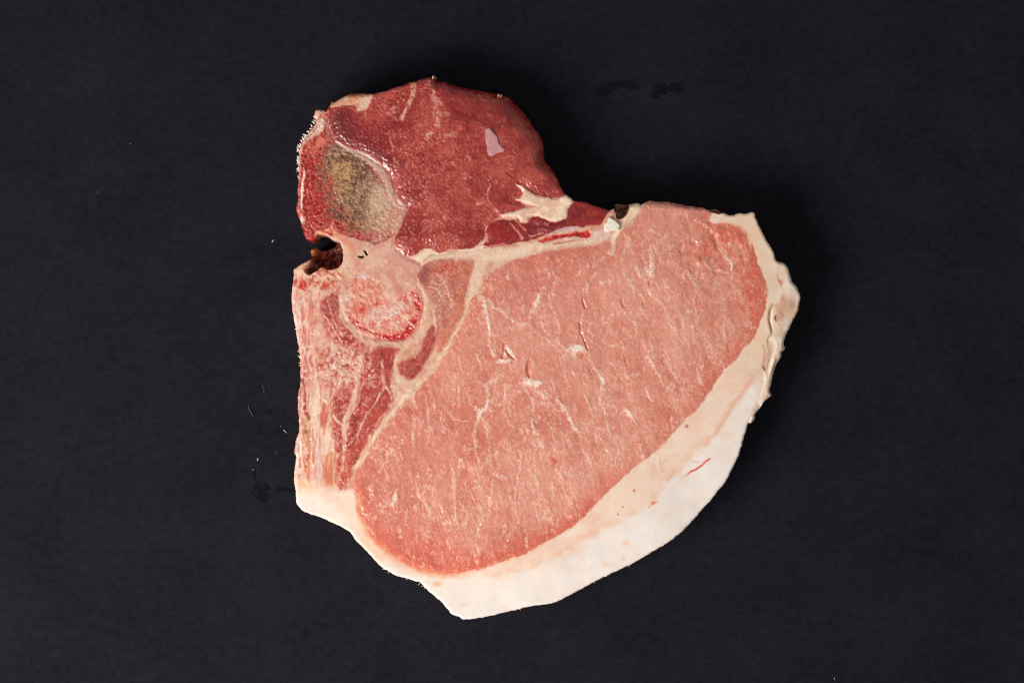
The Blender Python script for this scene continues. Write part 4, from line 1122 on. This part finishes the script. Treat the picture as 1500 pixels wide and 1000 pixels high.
def on_table(px, py, z=0.0):
    """the point of the sheet seen at this place of the picture"""
    k = (3000 + TOP - z) / 3000
    return Vector(((px - 750) * S * k, (500 - py) * S * k, z * S))


rnd = random.Random(7)
vs, fs = [], []
for (x0, y0, x1, y1, n, dx, dy, ln) in ((463, 172, 447, 198, 10, -1, -.6, 1.6), (448, 196, 435, 220, 30, -1, -.35, 2.4), (435, 216, 436, 262, 16, -1, .1, 1.6), (432, 395, 428, 450, 8, -1, -.2, 1.6), (433, 478, 440, 545, 5, -1, 0, 2.0), (440, 556, 436, 640, 6, -1, 0, 1.3)):
    for i in range(n):
        t = rnd.random()
        x, y = x0 + (x1 - x0) * t, y0 + (y1 - y0) * t
        L = ln * (.3 + 1.3 * rnd.random() ** 2)
        z = TOP - 3 - rnd.random() * 5
        strand(vs, fs, W(x + 2, y, z), W(x + dx * L, y + dy * L + (rnd.random() - .5) * 8, z + rnd.random() * 2), S * (.7 + 1.0 * rnd.random()), (0, (rnd.random() - .5) * S, 0))
me = bpy.data.meshes.new('saw_fringe')
me.from_pydata(vs, [], fs)
o = link('saw_fringe', me, plain('dry_fringe', lin3(246, 238, 226), .6), made['vertebra'])
tag(o, 'frayed white fibres along the sawn left edge', kind='stuff')

vs, fs = [], []
for (x, y, n, dx, dy, ln) in ((636, 113, 4, .2, -1, 2.8), (731, 137, 5, .2, -.6, 2.4), (486, 153, 2, 0, -1, 4)):
    for i in range(n):
        L = ln * (.5 + rnd.random() * .7)
        xx, yy = x + (rnd.random() - .5) * 6, y + rnd.random() * 2
        z = top_at(xx, yy + 4) - 1
        strand(vs, fs, W(xx, yy + 2, z - 1), W(xx + dx * L + (rnd.random() - .5) * 2, yy + dy * L, z + 1), S * (.4 + .35 * rnd.random()), ((rnd.random() - .5) * S, 0, 0))
for (x, y, dx, dy) in ((615, 853, -2.5, 5), (622, 861, -1, 1), (617, 858, 5, 1), (622, 858, -1, 4), (568, 837, 2, 3), (596, 847, -.5, 3), (676, 905, 3, 3), (560, 833, 6, 1.5), (921, 828, 1.5, 2.5), (870, 853, 2, 1), (761, 892, 2, 2)):
    strand(vs, fs, W(x, y, TOP - 4), W(x + dx, y + dy, TOP - 5), S * .55)
me = bpy.data.meshes.new('rim_fibre')
me.from_pydata(vs, [], fs)
o = link('rim_fibre', me, plain('pale_fibre', lin3(226, 196, 170), .5), chop)
tag(o, 'short pale fibres sticking out from the cut edge', kind='stuff')


def slab(name, pts, z, th, mat, dome=.6, seed=1):
    """an irregular chip: outline, a bevelled top with an uneven face and a flat underside"""
    p = np.array(pts, float)
    n = len(p)
    c = p.mean(0)
    r = random.Random(seed)
    vs = [tuple(W(x, y, z)) for x, y in p]
    vs += [tuple(W(x, y, z + th * .7)) for x, y in p]
    for f in (.86, .45):
        for x, y in p:
            vs.append(tuple(W(c[0] + (x - c[0]) * f, c[1] + (y - c[1]) * f, z + th * (1 + dome * (1 - f)) + (r.random() - .5) * .35)))
    vs.append(tuple(W(c[0], c[1], z + th * (1 + dome * .5))))
    fs = [tuple(range(n - 1, -1, -1))][0:1]
    fs = [tuple(range(n))]
    for k in range(3):
        for i in range(n):
            j = (i + 1) % n
            fs.append((k * n + j, k * n + i, (k + 1) * n + i, (k + 1) * n + j))
    for i in range(n):
        fs.append((3 * n + (i + 1) % n, 3 * n + i, 4 * n))
    me = bpy.data.meshes.new(name)
    me.from_pydata(vs, [], fs)
    me.polygons.foreach_set('use_smooth', [False] * len(fs))
    return link(name, me, mat)


o = slab('fat_flake', [(710.7, 190), (714, 188.7), (717.5, 188.5), (721, 193), (725, 197.5), (728, 200.5), (729, 205), (731, 211), (735, 215), (739.2, 220), (737, 223), (732, 224), (728, 224.5), (723, 228), (719, 229.7), (716, 227.5), (714.5, 226), (714, 220), (713.7, 214), (711.5, 208), (710.8, 202), (711.4, 196)], top_at(723, 208) + .4, 1.6, plain('flake_fat', lin3(198, 140, 142), .38, .45, .22, 420), .25, 3)
tag(o, 'thin pinkish translucent sliver lying on the red tenderloin', 'fat flake')
o = slab('bone_chip', [(891.5, 319), (894, 318.3), (897.5, 321.3), (901, 322.5), (904, 326), (908, 329.5), (907.5, 333), (906.5, 337), (901, 337.5), (896, 338.5), (891, 340), (887, 339.8), (884.7, 337), (885, 332), (885.5, 328), (889, 325)], top_at(897, 330) + .2, 4.5, plain('chip_white', lin3(236, 226, 208), .5, .4, .06, 600), .2, 5)
tag(o, 'small white angular chip lying in the notch beside the dark red strip', 'bone chip')


# ------------------------------------------------------------------ crumbs, hairs and damp marks on the sheet
def fibre(name, pts, r, mat, label, cat, group=None):
    p = cr([(a, b) for a, b in pts], False, 1.2)
    vs, fs = [], []
    n = len(p)
    for i, (x, y) in enumerate(p):
        t = i / max(1, n - 1)
        rr = r * (.35 + 1.3 * math.sin(math.pi * min(max(t, .04), .96)) ** .6) * S
        c = on_table(x, y, rr / S + .15)
        a = p[min(i + 1, n - 1)] - p[max(i - 1, 0)]
        u = Vector((a[1], a[0], 0)).normalized()
        for k in range(5):
            an = 2 * math.pi * k / 5
            vs.append(tuple(c + u * (math.cos(an) * rr) + Vector((0, 0, math.sin(an) * rr))))
    for i in range(n - 1):
        for k in range(5):
            fs.append((i * 5 + k, i * 5 + (k + 1) % 5, i * 5 + 5 + (k + 1) % 5, i * 5 + 5 + k))
    fs.append((4, 3, 2, 1, 0))
    fs.append(tuple((n - 1) * 5 + k for k in range(5)))
    me = bpy.data.meshes.new(name)
    me.from_pydata(vs, [], fs)
    me.polygons.foreach_set('use_smooth', [True] * len(fs))
    return tag(link(name, me, mat), label, cat, group)


mf = plain('lint_pale', lin3(160, 155, 152), .6)
mg = plain('lint_grey', lin3(74, 72, 76), .7)
fibre('crumb', [(398.2, 355.2), (400, 352.4), (402.4, 351.6)], .7, mf, 'tiny white curved crumb on the black paper left of the spinal notch', 'crumb')
fibre('lint_fibre', [(363.5, 592), (365.5, 600), (369.4, 606), (369.6, 610.5)], .55, mg, 'longest thin grey hair on the paper left of the chop', 'fibre')
fibre('lint_fibre', [(415, 629), (417.6, 631), (419.6, 634)], .65, mf, 'short bright hair close beside the left edge of the chop', 'fibre')
fibre('lint_fibre', [(383, 561.5), (387, 569), (386.4, 573), (388.4, 576)], .42, mg, 'faint curled grey hair above the longest grey hair', 'fibre')
fibre('lint_fibre', [(404, 660), (404.6, 664.5)], .5, mg, 'faint upright hair between the pale crumb and the chop', 'fibre')
fibre('crumb', [(377, 674.6), (378, 671), (378.4, 669.6)], .8, mf, 'small pale crumb above the damp smear left of the chop', 'crumb')
fibre('crumb', [(370.6, 688.6), (371.2, 686.4)], .8, mf, 'tiny pale crumb just above the damp smear', 'crumb')
fibre('crumb', [(411, 623), (411.8, 624.5)], .6, mf, 'pinpoint pale crumb above the short bright hair', 'crumb')
fibre('crumb', [(190.8, 210), (191.4, 211.4)], .6, mf, 'pinpoint white speck alone in the upper left of the paper', 'crumb')
fibre('crumb', [(141.8, 281.4), (143.2, 282)], .5, mf, 'faint speck below and left of the upper left speck', 'crumb')
fibre('crumb', [(314.8, 185), (315.2, 187)], .4, mg, 'faint grey speck between the upper left speck and the chop', 'crumb')
fibre('crumb', [(1222, 991), (1222.6, 995)], .45, mf, 'faint upright speck near the bottom right of the paper', 'crumb')


def damp(name, blobs, thr, seed, label):
    """a thin film of wet left on the sheet: ragged patches 0.06 mm thick"""
    xs0 = min(b[0] - 2 * b[2] for b in blobs)
    xs1 = max(b[0] + 2 * b[2] for b in blobs)
    ys0 = min(b[1] - 2 * b[3] for b in blobs)
    ys1 = max(b[1] + 2 * b[3] for b in blobs)
    st = .8
    gx_, gy_ = np.meshgrid(np.arange(xs0, xs1, st), np.arange(ys0, ys1, st))
    f = np.zeros(gx_.shape)
    for (x, y, rx, ry) in blobs:
        f = np.maximum(f, np.exp(-((gx_ - x) / rx) ** 2 - ((gy_ - y) / ry) ** 2))
    f = np.sqrt(f) * (.0 + 1.35 * (.50 * vnoise(1.6, seed, .2, 1.6, gx_, gy_) + .50 * vnoise(5, seed + 1, .5, 1.6, gx_, gy_)))
    on = f > thr
    ny, nx = on.shape
    jj, ii = np.nonzero(on[:-1, :-1])
    v = jj * nx + ii
    q = np.stack([v, v + nx, v + nx + 1, v + 1], 1)
    used = np.unique(q)
    lut = np.full(nx * ny, -1)
    lut[used] = np.arange(len(used))
    hgt = .12 + .5 * np.clip(f - thr, 0, .3)
    pts = np.array([tuple(on_table(a, b, c)) for a, b, c in zip(gx_.ravel()[used], gy_.ravel()[used], hgt.ravel()[used])])
    me = mesh_np(name, pts, lut[q])
    return tag(link(name, me, M_DAMP), label, 'damp mark')


M_DAMP = plain('wet_black_film', (.0062, .0060, .0088, 1), .9, .05, .3, 500)
damp('damp_mark', [(379, 715, 8, 8), (384, 725, 8, 8), (375, 722, 6, 7), (390, 713, 6, 5), (372, 695, 2.5, 8)], .40, 951, 'black damp smear on the paper beside the lower left corner of the chop')
damp('damp_mark', [(408, 716, 6, 4), (418, 716, 8, 3.5), (428, 718, 6, 3)], .40, 961, 'short dark damp streak running into the left edge of the chop')
damp('damp_mark', [(884, 134, 12, 9), (898, 124, 14, 7), (914, 122, 14, 6), (930, 126, 8, 6)], .44, 971, 'black arched damp mark on the paper right of the tenderloin')
damp('damp_mark', [(968, 130, 10, 9), (988, 130, 12, 9), (960, 140, 6, 4)], .44, 981, 'black damp spot right of the arched damp mark')
damp('damp_mark', [(378, 634, 7, 6), (396, 604, 8, 6), (408, 630, 8, 6)], .62, 991, 'faint scattered damp spots among the hairs left of the chop')
